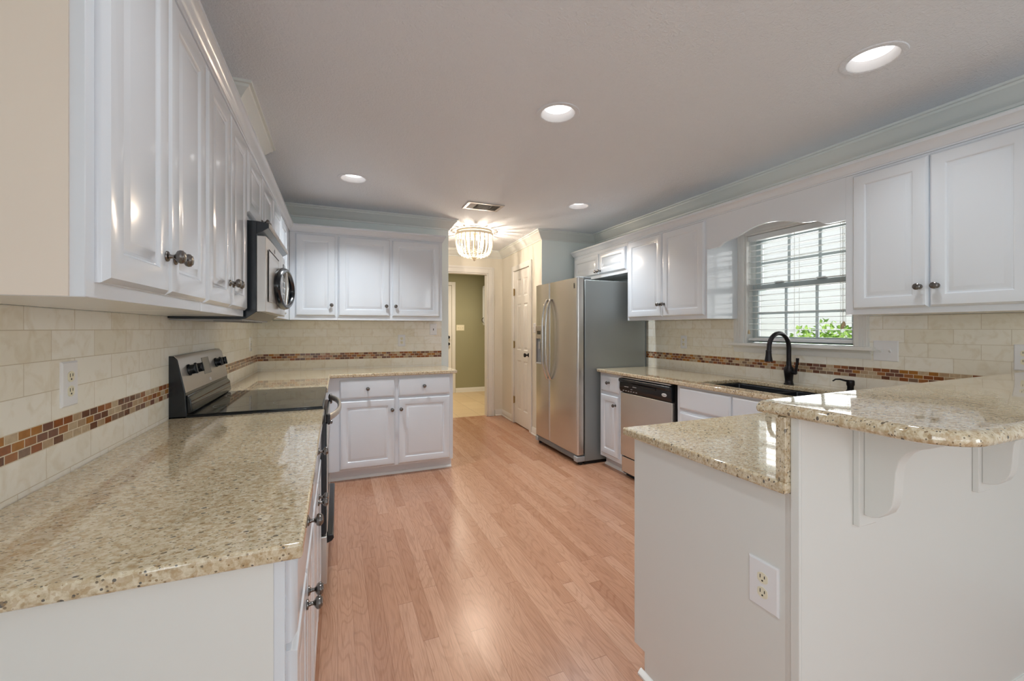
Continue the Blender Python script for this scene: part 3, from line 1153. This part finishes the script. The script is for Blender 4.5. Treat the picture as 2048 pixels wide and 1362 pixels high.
# ------------------------------------------------------------------ kitchen window, blind
w1 = sroot('window_1')
b_ = MB()
cx = RX - .018
cw = .088
b_.box(cx, RX, WY1, WY1 + cw, WZ0, WZ1 + cw)
b_.box(cx, RX, WY0 - cw + .01, WY0, WZ0, WZ1 + cw)
b_.box(cx, RX, WY0, WY1, WZ1, WZ1 + cw)
for q in (.018, .040, .062):
    b_.box(cx - .004, cx, WY1 + q, WY1 + q + .010, WZ0, WZ1 + q)
    b_.box(cx - .004, cx, WY0 - q - .010, WY0 - q, WZ0, WZ1 + q)
    b_.box(cx - .004, cx, WY0 - q - .01, WY1 + q + .01, WZ1 + q, WZ1 + q + .010)
b_.build('casing', 'trim', w1, bevel=.002)
MB().box(RX - .055, RX + .06, WY0 - cw - .025, WY1 + cw + .025, WZ0 - .024, WZ0).build('stool', 'trim', w1, bevel=.006, seg=3)
MB().prism([(RX, 1.115), (RX - .012, 1.115), (RX - .016, 1.13), (RX - .016, 1.15), (RX - .024, 1.160), (RX - .026, 1.166), (RX, 1.166)], 'y', WY0 - cw, WY1 + cw).build('apron', 'trim', w1)
b_ = MB()
b_.box(RX, RX + .14, WY0, WY0 + .014, WZ0, WZ1)
b_.box(RX, RX + .14, WY1 - .014, WY1, WZ0, WZ1)
b_.box(RX, RX + .14, WY0 + .014, WY1 - .014, WZ1 - .014, WZ1)
b_.build('jamb', 'trim', w1)
ZM = 1.615
for nm, x0, z0, z1 in (('lower_sash', RX + .068, WZ0 + .005, ZM + .022), ('upper_sash', RX + .100, ZM - .022, WZ1 - .014)):
    m_ = MB()
    y0, y1 = WY0 + .014, WY1 - .014
    st = .046
    x1 = x0 + .030
    m_.box(x0, x1, y0, y0 + st, z0, z1)
    m_.box(x0, x1, y1 - st, y1, z0, z1)
    m_.box(x0, x1, y0 + st, y1 - st, z0, z0 + .044)
    m_.box(x0, x1, y0 + st, y1 - st, z1 - .044, z1)
    s_ = m_.build(nm, 'vinyl', w1, bevel=.002)
    g_ = MB()
    for q in (1, 2):
        yy = y0 + st + (y1 - y0 - 2 * st) * q / 3
        g_.box(x0 + .008, x0 + .022, yy - .009, yy + .009, z0 + .044, z1 - .044)
    zz = (z0 + z1) / 2
    g_.box(x0 + .009, x0 + .021, y0 + st, y1 - st, zz - .009, zz + .009)
    g_.build('muntins', 'vinyl', s_)
    MB().box(x0 + .013, x0 + .017, y0 + st, y1 - st, z0 + .044, z1 - .044).build('glass_pane', 'glass', s_, smooth=0)
for yy in (1.86, 2.16):
    MB().box(RX + .055, RX + .085, yy - .03, yy + .03, ZM + .022, ZM + .036).build('sash_lock', 'vinyl', w1, bevel=.004)

bl = thing('venetian_blind', 'white wide-slat blind hanging in the sink window, slats open', 'blind', (RX + .034, 0, 0))
MB().box(-.026, .026, WY0 + .018, WY1 - .018, WZ1 - .056, WZ1 - .016).build('head_rail', 'slat', bl, bevel=.003)
z = WZ1 - .085
while z > 1.262:
    m_ = MB()
    pr = []
    for k in range(7):
        q = -1 + 2 * k / 6
        pr.append((.025 * q, .0022 * (1 - q * q) + .03 * .025 * q))
    pr2 = [(a, c - .0026) for a, c in pr[::-1]]
    m_.prism([(a, z + c) for a, c in pr + pr2], 'y', WY0 + .022, WY1 - .022)
    m_.build('slat', 'slat', bl, smooth=0)
    z -= .0435
MB().box(-.025, .025, WY0 + .022, WY1 - .022, 1.206, 1.228).build('bottom_rail', 'slat', bl, bevel=.003)
for yy in (1.71, 2.005, 2.30):
    for dx in (-.026, .026):
        MB().tube([(dx, yy, 1.225), (dx, yy, WZ1 - .05)], .0011, 6).build('ladder_cord', 'cord', bl)
for yy, zb in ((1.685, 1.345), (1.693, 1.33), (2.352, 1.29)):
    c_ = MB().tube([(-.036, yy, zb), (-.035, yy + .002, 1.65), (-.034, yy, WZ1 - .05)], .0014, 6).build('pull_cord', 'cord', bl)
    MB().lathe([(.003, .0), (.006, -.004), (.010, -.026), (.009, -.032), (0, -.032)], (-.036, yy, zb), 'z', 10).build('tassel', 'tassel', c_)


# ------------------------------------------------------------------ fridge
FX, FY0, FY1, FT = 2.10, 3.49, 4.405, 1.785
fr = thing('refrigerator', 'stainless side-by-side refrigerator with grey side standing by the pantry wall', 'refrigerator', (FX, FY1, 0), R270)
# local x: 0 far .. .915 near, local y: depth into the wall, z up
fw_ = FY1 - FY0
MB().box(.006, fw_ - .004, .085, .80, .03, FT - .018).build('body', 'fridge_side', fr, bevel=.006)
MB().box(.02, fw_ - .02, .09, .78, .0, .03).build('base_plinth', 'black_matte', fr)
MB().box(.012, fw_ - .012, .066, .086, .10, FT - .03).build('gasket', 'black_matte', fr)


def fdoor(x0, x1):
    m = MB()
    pts = []
    r = .018
    for cx_, cy_, a0 in ((x0 + r, r, PI), (x1 - r, r, 1.5 * PI)):
        for k in range(6):
            a = a0 + (PI / 2) * k / 5
            pts.append((cx_ + r * math.cos(a), cy_ + r * math.sin(a)))
    # slight crown across the width
    pts.insert(6, ((x0 + x1) / 2, -.006))
    pts += [(x1, .067), (x0, .067)]
    return m.prism(pts, 'z', .098, FT)


xs = FY1 - 4.065
fz = fdoor(0, xs - .003).build('freezer_door', 'steel', fr, smooth=50)
fd = fdoor(xs + .003, fw_).build('fresh_food_door', 'steel', fr, smooth=50)
for dr, x in ((fz, xs - .042), (fd, xs + .042)):
    p = []
    for k in range(21):
        q = -1 + 2 * k / 20
        p.append((x, -.008 - .052 * (1 - q ** 4) - .010 * (1 - q * q), 1.185 + q * .425))
    MB().tube(p, .0145, 12, flat=(.7, 1.0)).build('handle', 'steel_bright', dr)
# ice and water dispenser on the freezer door
dp = MB()
dx0, dx1 = .050, .205
dp.box(dx0, dx1, -.024, .004, 1.188, 1.33)
dp.box(dx0, dx0 + .014, -.024, .004, .905, 1.188)
dp.box(dx1 - .014, dx1, -.024, .004, .905, 1.188)
dp.box(dx0 + .014, dx1 - .014, -.024, .004, .905, .922)
dsp = dp.build('dispenser', 'panel_silver', fz, bevel=.002)
MB().box(dx0 + .014, dx1 - .014, -.009, -.004, .922, 1.188).build('dispenser_recess', 'niche', fz)
MB().box(dx0 + .014, dx1 - .014, -.034, -.024, .908, .918).build('drip_tray', 'light_grey', fz, bevel=.002)
MB().box(dx0 + .055, dx1 - .055, -.018, -.009, 1.07, 1.15).build('dispenser_paddle', 'light_grey', fz, bevel=.003)
MB().box(dx0 + .04, dx1 - .03, -.0265, -.0235, 1.235, 1.275).build('dispenser_display', 'display', fz, bevel=.001)
# badge, bottom grille, hinge covers
bg = MB()
for dz in (0, .024):
    bg.tube([(.868, -.003, 1.728 - dz), (.856, -.003, 1.734 - dz), (.850, -.003, 1.728 - dz), (.860, -.003, 1.722 - dz), (.868, -.003, 1.716 - dz), (.860, -.003, 1.711 - dz), (.850, -.003, 1.715 - dz)], .0022, 6)
bg.build('badge', 'slot', fd)
MB().prism([(.03, .035), (.006, .04), (.0, .055), (.004, .092), (.06, .092), (.06, .035)], 'x', .01, fw_ - .01).build('toe_grille', 'grey', fr, bevel=.002)
for x0, x1 in ((.0, .06), (fw_ - .065, fw_)):
    MB().box(x0, x1, -.006, .085, .03, .082).build('foot_cover', 'light_grey', fr, bevel=.008)
    MB().lathe([(.02, 0), (.02, .03)], ((x0 + x1) / 2, .05, 0), 'z', 12).build('foot', 'black_matte', fr)
for x0, x1 in ((.01, .07), (fw_ - .07, fw_ - .01)):
    MB().box(x0, x1, .02, .16, FT - .018, FT + .010).build('hinge_cover', 'grey', fr, bevel=.006)

# ------------------------------------------------------------------ dishwasher
DF = 2.312
dwh = thing('dishwasher', 'stainless dishwasher with black control panel under the sink counter', 'dishwasher', (DF, 3.113, 0), R270)
dl = .638
MB().box(.004, dl, .03, .60, .03, .868).build('tub', 'black_matte', dwh)
MB().box(.0, dl - .012, 0, .03, .19, .742).build('door', 'steel', dwh, bevel=.006, seg=3)
b_ = MB()
b_.prism([(.03, .748), (-.002, .748), (-.012, .775), (-.010, .830), (-.022, .842), (-.022, .860), (.0, .868), (.03, .868)], 'x', .0, dl - .012)
cp = b_.build('control_panel', 'black', dwh, bevel=.003)
MB().box(.01, dl - .02, -.006, .03, .872, .880).build('trim_strip', 'steel', dwh)
MB().box(.16, .46, -.016, -.0085, .812, .828).build('handle_recess', 'black_matte', cp, bevel=.002)
mk = MB()
for k in range(6):
    mk.box(.05 + k * .034, .05 + k * .034 + .016, -.0125, -.0095, .762, .765)
for k in range(3):
    mk.box(.185 + k * .017, .185 + k * .017 + .008, -.0125, -.0095, .803, .809)
mk.box(.07, .125, -.0125, -.0095, .797, .800)
mk.box(.155, .18, -.0125, -.0095, .782, .784)
mk.build('control_markings', 'text_white', cp)
MB().lathe([(.0, .0), (.027, 0), (.027, .003), (.024, .004), (0, .004)], (0, 0, 0), 'z', 28).build('badge', 'text_white', cp).location = (.556, -.0095, .793)
bdg = [o for o in cp.children if o.name.startswith('badge')][0]
bdg.scale = (1, .5, 1)
bdg.rotation_euler = (PI / 2, 0, 0)
text_mesh('Whirlpool', .0095, 'badge_lettering', 'grey', cp, (.556, -.0142, .793), (PI / 2, 0, 0), .0003)
MB().box(.0, dl - .012, .012, .03, .045, .178).build('kick_panel', 'steel', dwh, bevel=.003)
MB().box(.004, dl - .016, .06, .08, 0, .045).build('toe_plate', 'black_matte', dwh)

# ------------------------------------------------------------------ range
GX, GY = -.075, 2.237
rg = thing('range', 'black and silver electric range with glass cooktop between the left counters', 'range', (GX, GY, 0), R90)
gw = .757
MB().box(.004, gw - .004, .032, .605, .03, .900).build('body', 'navy_black', rg)
MB().box(.03, gw - .03, .07, .58, 0, .03).build('base_plinth', 'black_matte', rg)
MB().box(.0, gw, -.012, .605, .905, .921).build('cooktop_frame', 'black', rg, bevel=.003)
ct_ = MB().box(.006, gw - .006, -.008, .545, .921, .9265).build('cooktop', 'black_glass', rg, bevel=.002)
for bi, (bx, by, r) in enumerate(((.20, .13, .095), (.56, .13, .078), (.20, .40, .078), (.56, .40, .100))):
    n = 40
    bn = MB()
    bn.rings([[(bx + q * math.cos(2 * PI * k / n), by + q * math.sin(2 * PI * k / n), .9268) for k in range(n)] for q in (r, r - .002)], False, False)
    bn.build('burner_ring', 'grey', ct_, smooth=0)
od = MB().box(.004, gw - .004, -.024, .030, .305, .842).build('oven_door', 'navy_black', rg, bevel=.004)
MB().box(.012, gw - .012, -.031, -.024, .312, .838).build('door_skin', 'silver', od, bevel=.004)
MB().box(.14, gw - .14, -.0325, -.031, .42, .70).build('oven_window', 'black_glass', od)
MB().box(.004, gw - .004, .0, .030, .848, .900).build('front_trim', 'black', rg, bevel=.003)
p = []
for k in range(25):
    q = -1 + 2 * k / 24
    p.append((gw / 2 + q * .345, -.030 - .056 * (1 - abs(q) ** 2.6), .862))
MB().tube(p, .014, 12, flat=(1.25, .75)).build('handle', 'panel_silver', od)
for x in (.034, gw - .034):
    MB().box(x - .018, x + .018, -.042, -.024, .832, .880).build('handle_mount', 'black', od, bevel=.004)
dr = MB().box(.004, gw - .004, -.028, .030, .065, .295).build('storage_drawer', 'silver', rg, bevel=.004)
MB().prism([(-.028, .262), (-.050, .270), (-.060, .284), (-.056, .300), (-.028, .300)], 'x', .004, gw - .004).build('drawer_grip', 'black', dr, bevel=.003)
# backguard
bgd = MB().prism([(.614, .90), (.614, 1.178), (.600, 1.182), (.575, 1.180), (.562, 1.165), (.534, 1.025), (.528, .925), (.528, .90)], 'x', .0, gw).build('backguard', 'black', rg, bevel=.003)
MB().prism([(.5735, 1.181), (.5605, 1.166), (.5315, 1.022), (.536, 1.020), (.566, 1.163), (.578, 1.178)], 'x', .003, gw - .003).build('control_panel', 'panel_silver', bgd)
MB().prism([(.5325, 1.010), (.517, .99), (.511, .940), (.516, .930), (.530, .928)], 'x', .012, gw - .012).build('lower_vent', 'black_glass', bgd, bevel=.003)
pn = Vector((0, -.1464, .0285)).normalized()


def on_panel(x, z):
    q = (z - 1.022) / (1.166 - 1.022)
    return (x, .5315 + q * (.5605 - .5315), z)


ang = math.atan2(.029, .144)
for x in (.105, .205, .565, .660):
    k_ = MB()
    k_.lathe([(.026, 0), (.026, .006), (.022, .009), (.021, .026), (.018, .029), (0, .029)], (0, 0, 0), 'y', 22, -1)
    k_.box(-.005, .005, -.034, -.026, -.021, .021)
    o = k_.build('control_knob', 'black', bgd, bevel=.001)
    o.location = on_panel(x, 1.112)
    o.rotation_euler = (-ang, 0, 0)
o = MB().box(-.060, .060, -.002, .001, -.042, .042).build('display', 'lcd', bgd, bevel=.001)
o.location = on_panel(.385, 1.112)
o.rotation_euler = (-ang, 0, 0)
o = MB().lathe([(0, 0), (.017, 0), (.017, .0012), (0, .0012)], (0, 0, 0), 'y', 20, -1).build('badge', 'text_white', bgd)
o.location = on_panel(.40, 1.040)
o.scale = (1, 1, .5)
o.rotation_euler = (-ang, 0, 0)

# ------------------------------------------------------------------ microwave
MX, MY, MZ = -.297, 2.222, 1.340
mw = thing('microwave', 'silver and black over-the-range microwave hung under the short left cabinet', 'microwave', (MX, MY, MZ), R90)
ml = .760
b_ = MB()
b_.prism([(.042, .036), (.042, .448), (.37, .448), (.37, .004), (.11, .0), (.085, .004)], 'x', 0, ml)
b_.build('body', 'navy_black', mw, bevel=.002)
MB().box(.01, ml - .01, .10, .365, -.004, .002).build('underside_panel', 'light_grey', mw)
gl = MB()
for k in range(12):
    gl.box(.06 + k * .055, .10 + k * .055, .12, .22, -.007, -.003)
gl.build('grease_filter', 'grey', mw)


def curved_front(x0, x1, z0, z1, dep, bulge):
    pts = [(x0, dep)]
    n = 12
    for k in range(n + 1):
        q = k / n
        x = x0 + (x1 - x0) * q
        g = (x / ml) * 2 - 1
        pts.append((x, bulge * g * g * g * g))
    pts.append((x1, dep))
    return MB().prism(pts, 'z', z0, z1)


md = curved_front(.0, .505, .036, .382, .042, .006).build('door', 'silver', mw, bevel=.002)
mc = curved_front(.508, ml, .036, .382, .042, .006).build('control_panel', 'silver', mw, bevel=.002)
MB().frame(.045, .40, .085, .325, [(0, -.001), (.002, -.0022), (.004, -.001), (.03, -.0012)]).build('door_window', 'lcd' if False else 'silver', md)
MB().box(.045, .40, -.003, -.0005, .325, .329).build('window_lip', 'slot', md)
MB().box(.62, .73, -.002, .001, .30, .34).build('display', 'display', mc)
kp = MB()
for i in range(3):
    for j in range(5):
        kp.box(.625 + i * .038, .655 + i * .038, -.0016, .001, .10 + j * .036, .125 + j * .036)
kp.build('keypad', 'light_grey', mc)
# eye-shaped handle ring, half on the door and half on the panel, with the silver bar between
hc, hz_ = .425, .178
for half, par in ((0, md), (1, mc)):
    p = []
    for k in range(25):
        a = PI / 2 + PI * k / 24 if half == 0 else -PI / 2 + PI * k / 24
        c = math.cos(a)
        p.append((hc + .205 * c * abs(c) ** .35, -.024 - .016 * c, hz_ + .100 * math.sin(a)))
    MB().tube(p, .0150, 10, flat=(1.0, 1.5)).build('handle_ring', 'navy_black', par)
MB().tube([(hc, -.018, hz_ - .112), (hc, -.034, hz_ - .085), (hc, -.040, hz_), (hc, -.034, hz_ + .085), (hc, -.018, hz_ + .112)], .0085, 12).build('handle_bar', 'steel_bright', md)
MB().lathe([(0, 0), (.011, 0), (.011, .001), (0, .001)], (.25, -.0005, .352), 'y', 16, -1).build('badge', 'text_grey', md)
# top vent visor
vt = MB().prism([(.042, .390), (.020, .402), (-.006, .420), (-.006, .437), (.0, .442), (.042, .448)], 'x', .0, ml).build('vent_visor', 'navy_black', mw, bevel=.001)
MB().prism([(-.0065, .4205), (-.012, .424), (-.012, .438), (-.006, .4405)], 'x', .006, ml - .002).build('vent_trim', 'panel_silver', vt)


# ------------------------------------------------------------------ outlets and switches
def plate(label, loc, rot, w, h, kind, name='outlet', cat='outlet', tone='plate', group='outlets and switches'):
    """centre on the wall surface, plate toward local -y"""
    t = thing(name, label, cat, loc, rot, group)
    MB().frame(-w / 2, w / 2, -h / 2, h / 2, [(0, 0), (0, -.003), (.004, -.006)]).build('cover_plate', tone, t)
    if kind == 'duplex':
        for s in (-1, 1):
            m = MB()
            pts = []
            for k in range(20):
                a = 2 * PI * k / 20
                pts.append((max(-.0145, min(.0145, .017 * math.cos(a))), s * .0195 + .0145 * math.sin(a)))
            m.prism(pts, 'y', -.0075, -.005)
            r_ = m.build('receptacle', 'ivory', t)
            q = MB()
            q.box(-.0072, -.0052, -.0080, -.0070, s * .0195 - .001, s * .0195 + .0085)
            q.box(.0052, .0072, -.0080, -.0070, s * .0195 - .000, s * .0195 + .0075)
            q.lathe([(.0024, -.0005), (.0024, .0005)], (0, -.0075, s * .0195 - .007), 'y', 8)
            q.build('slots', 'slot', r_)
    elif kind == 'jack':
        MB().box(-.0035, .0035, -.0085, -.005, -.010, .010).build('jack_port', 'slot', t)
    else:
        n = kind
        for i in range(n):
            x = (i - (n - 1) / 2) * .046
            MB().prism([(-.004, -.012), (-.006, .010), (-.018, .012), (-.018, .004)], 'x', x - .005, x + .005).build('toggle', tone, t)
    return t


plate('white outlet on the left tile wall above the near counter', (LX + .008, 1.503, 1.152), R90, .074, .120, 'duplex')
plate('white outlet seen edge-on on the left tile wall beyond the range', (LX + .008, 4.075, 1.17), R90, .074, .117, 'duplex')
plate('white outlet on the back tile wall above the mosaic', (.602, BY - .008, 1.178), 0, .072, .117, 'duplex')
plate('white phone jack plate under the right end of the back wall cabinets', (.925, BY - .008, 1.290), 0, .072, .117, 'jack', 'jack_plate', 'jack plate')
plate('white outlet on the tile between the fridge and the sink window', (RX - .008, 3.015, 1.176), R270, .072, .117, 'duplex')
plate('white double switch on the tile right of the sink window', (RX - .008, 1.46, 1.170), R270, .122, .118, 2, 'light_switch', 'switch')
plate('white outlet on the right tile wall above the bar, at the photo edge', (RX - .008, .918, 1.165), R270, .074, .12, 'duplex')
plate('white outlet on the end panel of the peninsula', (1.06, .800, .612), R270, .086, .128, 'duplex')
pp = Vector(PB) - pdir * 1.275
plate('white switch on the wall between the pantry door and the fridge', (pp.x, pp.y, 1.305), pang, .072, .117, 1, 'light_switch', 'switch')
plate('cream triple switch on the green laundry wall beside the back door', (2.315, 8.42, 1.315), 0, .165, .117, 3, 'light_switch', 'switch', 'ivory')

# laundry wall cabinet
lc = thing('laundry_cabinet', 'white cabinet hung on the right wall of the green laundry room', 'cabinet', (2.76, 8.30, 1.37), R270)
MB().box(0, .95, 0, RX - .04 - 2.76, 0, .80).build('carcass', 'white', lc)
dd = door_front(lc, .02, .46, .02, .78)
MB().tube([(.10, -.02, .05), (.09, -.045, .07), (.085, -.05, .10), (.09, -.045, .13), (.10, -.02, .15)], .006, 8).build('pull', 'slot', dd)
door_front(lc, .47, .93, .02, .78)

# ------------------------------------------------------------------ ceiling lights
for (x, y), lb in zip(CANS, ('recessed ceiling light nearest the camera at upper right', 'recessed ceiling light in the middle of the ceiling',
                             'recessed ceiling light at the far left, near the back cabinets', 'recessed ceiling light at the far right, near the fridge',
                             'added recessed ceiling light out of view above the near end of the left counter')):
    t = thing('recessed_light', lb, 'ceiling light', (x, y, CZ), 0, 'recessed ceiling lights')
    MB().lathe([(.0855, .001), (.0855, -.004), (.094, -.006), (.112, -.003), (.113, 0)], (0, 0, 0), 'z', 40).bm.free()
    m_ = MB()
    n = 40
    m_.rings([[(r * math.cos(2 * PI * k / n), r * math.sin(2 * PI * k / n), z) for k in range(n)] for r, z in ((.116, -.0005), (.113, -.004), (.096, -.006), (.090, -.003))], False, False)
    m_.build('trim_ring', 'ceiling', t)
    m_ = MB()
    m_.rings([[(r * math.cos(2 * PI * k / n), r * math.sin(2 * PI * k / n), z) for k in range(n)] for r, z in ((.090, -.003), (.086, .002), (.074, .030), (.072, .033))], False, False)
    m_.build('reflector', 'reflector', t)
    MB().lathe([(0, .031), (.072, .033), (.072, .045), (0, .045)], (0, 0, 0), 'z', n).build('lens', 'lens', t)
    add_light('can_lamp', 'AREA', (0, 0, .002), (0, 0, 0), CAN_POWER * (0.24 if y < 1.5 else 1.0), (.90, .96, 1), .13, parent=t, spread=math.radians(116))

# chandelier in the hall
ch = thing('chandelier', 'white beaded flush chandelier glowing on the hall ceiling', 'chandelier', (1.49, 4.80, CZ))
MB().lathe([(0, 0), (.195, 0), (.205, -.010), (.200, -.020), (.10, -.03), (0, -.03)], (0, 0, 0), 'z', 32).build('canopy', 'bead', ch)
n = 48
m_ = MB()
prof = [(.208, -.030), (.220, -.030), (.220, -.060), (.208, -.060)]
m_.rings([[(r * math.cos(2 * PI * k / n), r * math.sin(2 * PI * k / n), z) for k in range(n)] for r, z in prof + prof[:1]], False, False)
for k in range(4):
    a = PI / 4 + k * PI / 2
    m_.tube([(.14 * math.cos(a), .14 * math.sin(a), -.02), (.212 * math.cos(a), .212 * math.sin(a), -.045)], .005, 6)
m_.build('ring', 'bead', ch)
NS = 24
for s in range(NS):
    a = 2 * PI * s / NS
    m_ = MB()
    for k in range(19):
        q = k / 18
        if q < .62:
            u = q / .62
            r, z = .212 + .006 * math.sin(PI * u) - .018 * u * u, -.066 - .165 * u
        else:
            u = (q - .62) / .38
            r, z = .194 * math.cos(u * PI / 2 * .93), -.231 - .085 * math.sin(u * PI / 2)
        m_.sphere((r * math.cos(a), r * math.sin(a), z), .0088 - .002 * (q > .8), 8, 5)
    m_.tube([(.212 * math.cos(a), .212 * math.sin(a), -.062), (.215 * math.cos(a), .215 * math.sin(a), -.15), (.194 * math.cos(a), .194 * math.sin(a), -.231), (.137 * math.cos(a), .137 * math.sin(a), -.291), (.02 * math.cos(a), .02 * math.sin(a), -.316)], .0015, 5)
    m_.build('bead_strand', 'bead', ch)
MB().lathe([(.030, .01), (.030, 0), (.014, -.012), (.018, -.024), (.008, -.038), (0, -.04)], (0, 0, -.312), 'z', 16).build('finial', 'bead', ch)
MB().tube([(0, 0, -.03), (0, 0, -.31)], .008, 8).build('stem', 'bead', ch)
for k in range(4):
    a = PI / 6 + k * PI / 2
    bx, by = .095 * math.cos(a), .095 * math.sin(a)
    m_ = MB()
    m_.tube([(0, 0, -.235), (bx * .6, by * .6, -.25), (bx, by, -.235), (bx, by, -.21)], .005, 8)
    m_.lathe([(.011, 0), (.011, .05)], (bx, by, -.21), 'z', 10)
    ar = m_.build('lamp_arm', 'bead', ch)
    MB().lathe([(0, 0), (.010, .002), (.016, .022), (.012, .045), (.004, .062), (0, .066)], (bx, by, -.16), 'z', 12).build('bulb', 'bulb', ar)
    add_light('candle_lamp', 'POINT', (bx * 1.28, by * 1.28, -.185), (0, 0, 0), 6.5, (1, .83, .66), .010, parent=ch)
add_light('laundry_lamp', 'AREA', (1.7, 7.2, CZ - .02), (0, 0, 0), 24, (1, .84, .66), .5)

# ceiling vent
vn = thing('ceiling_vent', 'rectangular louvred air vent in the ceiling before the hall', 'vent', (1.265, 3.795, CZ))
m_ = MB()
vw, vd = .175, .11
for a, b2, c, d in ((-vw, vw, -vd, -vd + .03), (-vw, vw, vd - .03, vd), (-vw, -vw + .03, -vd + .03, vd - .03), (vw - .03, vw, -vd + .03, vd - .03)):
    m_.box(a, b2, c, d, -.008, -.0005)
m_.build('frame', 'vent', vn, bevel=.002)
MB().box(-vw + .03, vw - .03, -vd + .03, vd - .03, -.002, -.0008).build('backing', 'vent_dark', vn)
for k in range(5):
    for s in (-1, 1):
        x = s * (vw - .036 - k * .013)
        MB().prism([(x, -.009), (x + s * .007, -.002), (x + s * .0085, -.002), (x + s * .0015, -.009)], 'y', -vd + .03, vd - .03).build('slat', 'vent', vn, smooth=0)
for k in range(7):
    y = -vd + .038 + k * .021
    MB().prism([(y, -.009), (y + .012, -.002), (y + .0135, -.002), (y + .0015, -.009)], 'x', -.065, .065).build('slat', 'vent', vn, smooth=0)

# ------------------------------------------------------------------ outdoors
struct(MB().box(RX + .16, 30, -20, 25, -.45, -.35).build('ground_outside', 'grass', smooth=0))
nh = thing('neighbor_house', 'white lap-sided house wall seen outside through the sink window', 'house', (7.2, 4.0, -.35))
MB().box(0, .2, -9, 9, 0, 4.6).build('wall', 'siding', nh, smooth=0)
MB().prism([(-.6, 4.5), (3.5, 6.6), (3.5, 6.5), (-.6, 4.38)], 'y', -9.4, 9.4).build('roof', 'roof', nh, smooth=0)


def shrub(label, loc, r, h, n):
    t = thing('shrub', label, 'shrub', loc, 0, 'shrubs outside the window')
    m = MB()
    for k in range(n):
        a, b2 = random.uniform(0, 2 * PI), math.acos(random.uniform(-.4, 1))
        q = random.uniform(.72, 1.0)
        c = Vector((r * q * math.sin(b2) * math.cos(a), r * q * math.sin(b2) * math.sin(a), h * .55 + h * .45 * q * math.cos(b2)))
        d = Vector((random.uniform(-1, 1), random.uniform(-1, 1), random.uniform(-.3, 1))).normalized()
        s = d.cross(Vector((random.uniform(-1, 1), random.uniform(-1, 1), random.uniform(-1, 1)))).normalized()
        L, w = random.uniform(.05, .085), random.uniform(.014, .022)
        m.face([c, c + d * L * .5 + s * w, c + d * L, c + d * L * .5 - s * w])
    m.build('foliage', 'leaf', t, smooth=0)
    b = MB()
    for k in range(5):
        a = 2 * PI * k / 5
        b.tube([(0.03 * math.cos(a), .03 * math.sin(a), 0), (r * .4 * math.cos(a), r * .4 * math.sin(a), h * .6)], [.018, .008], 6)
    b.build('stem', 'stem', t)


shrub('light green leafy shrub outside the window, behind the cord tassel', (4.9, 2.95, -.35), .62, 1.72, 2600)
shrub('lower green shrub outside the window, left of the taller one', (5.3, 4.2, -.35), .5, 1.52, 1800)
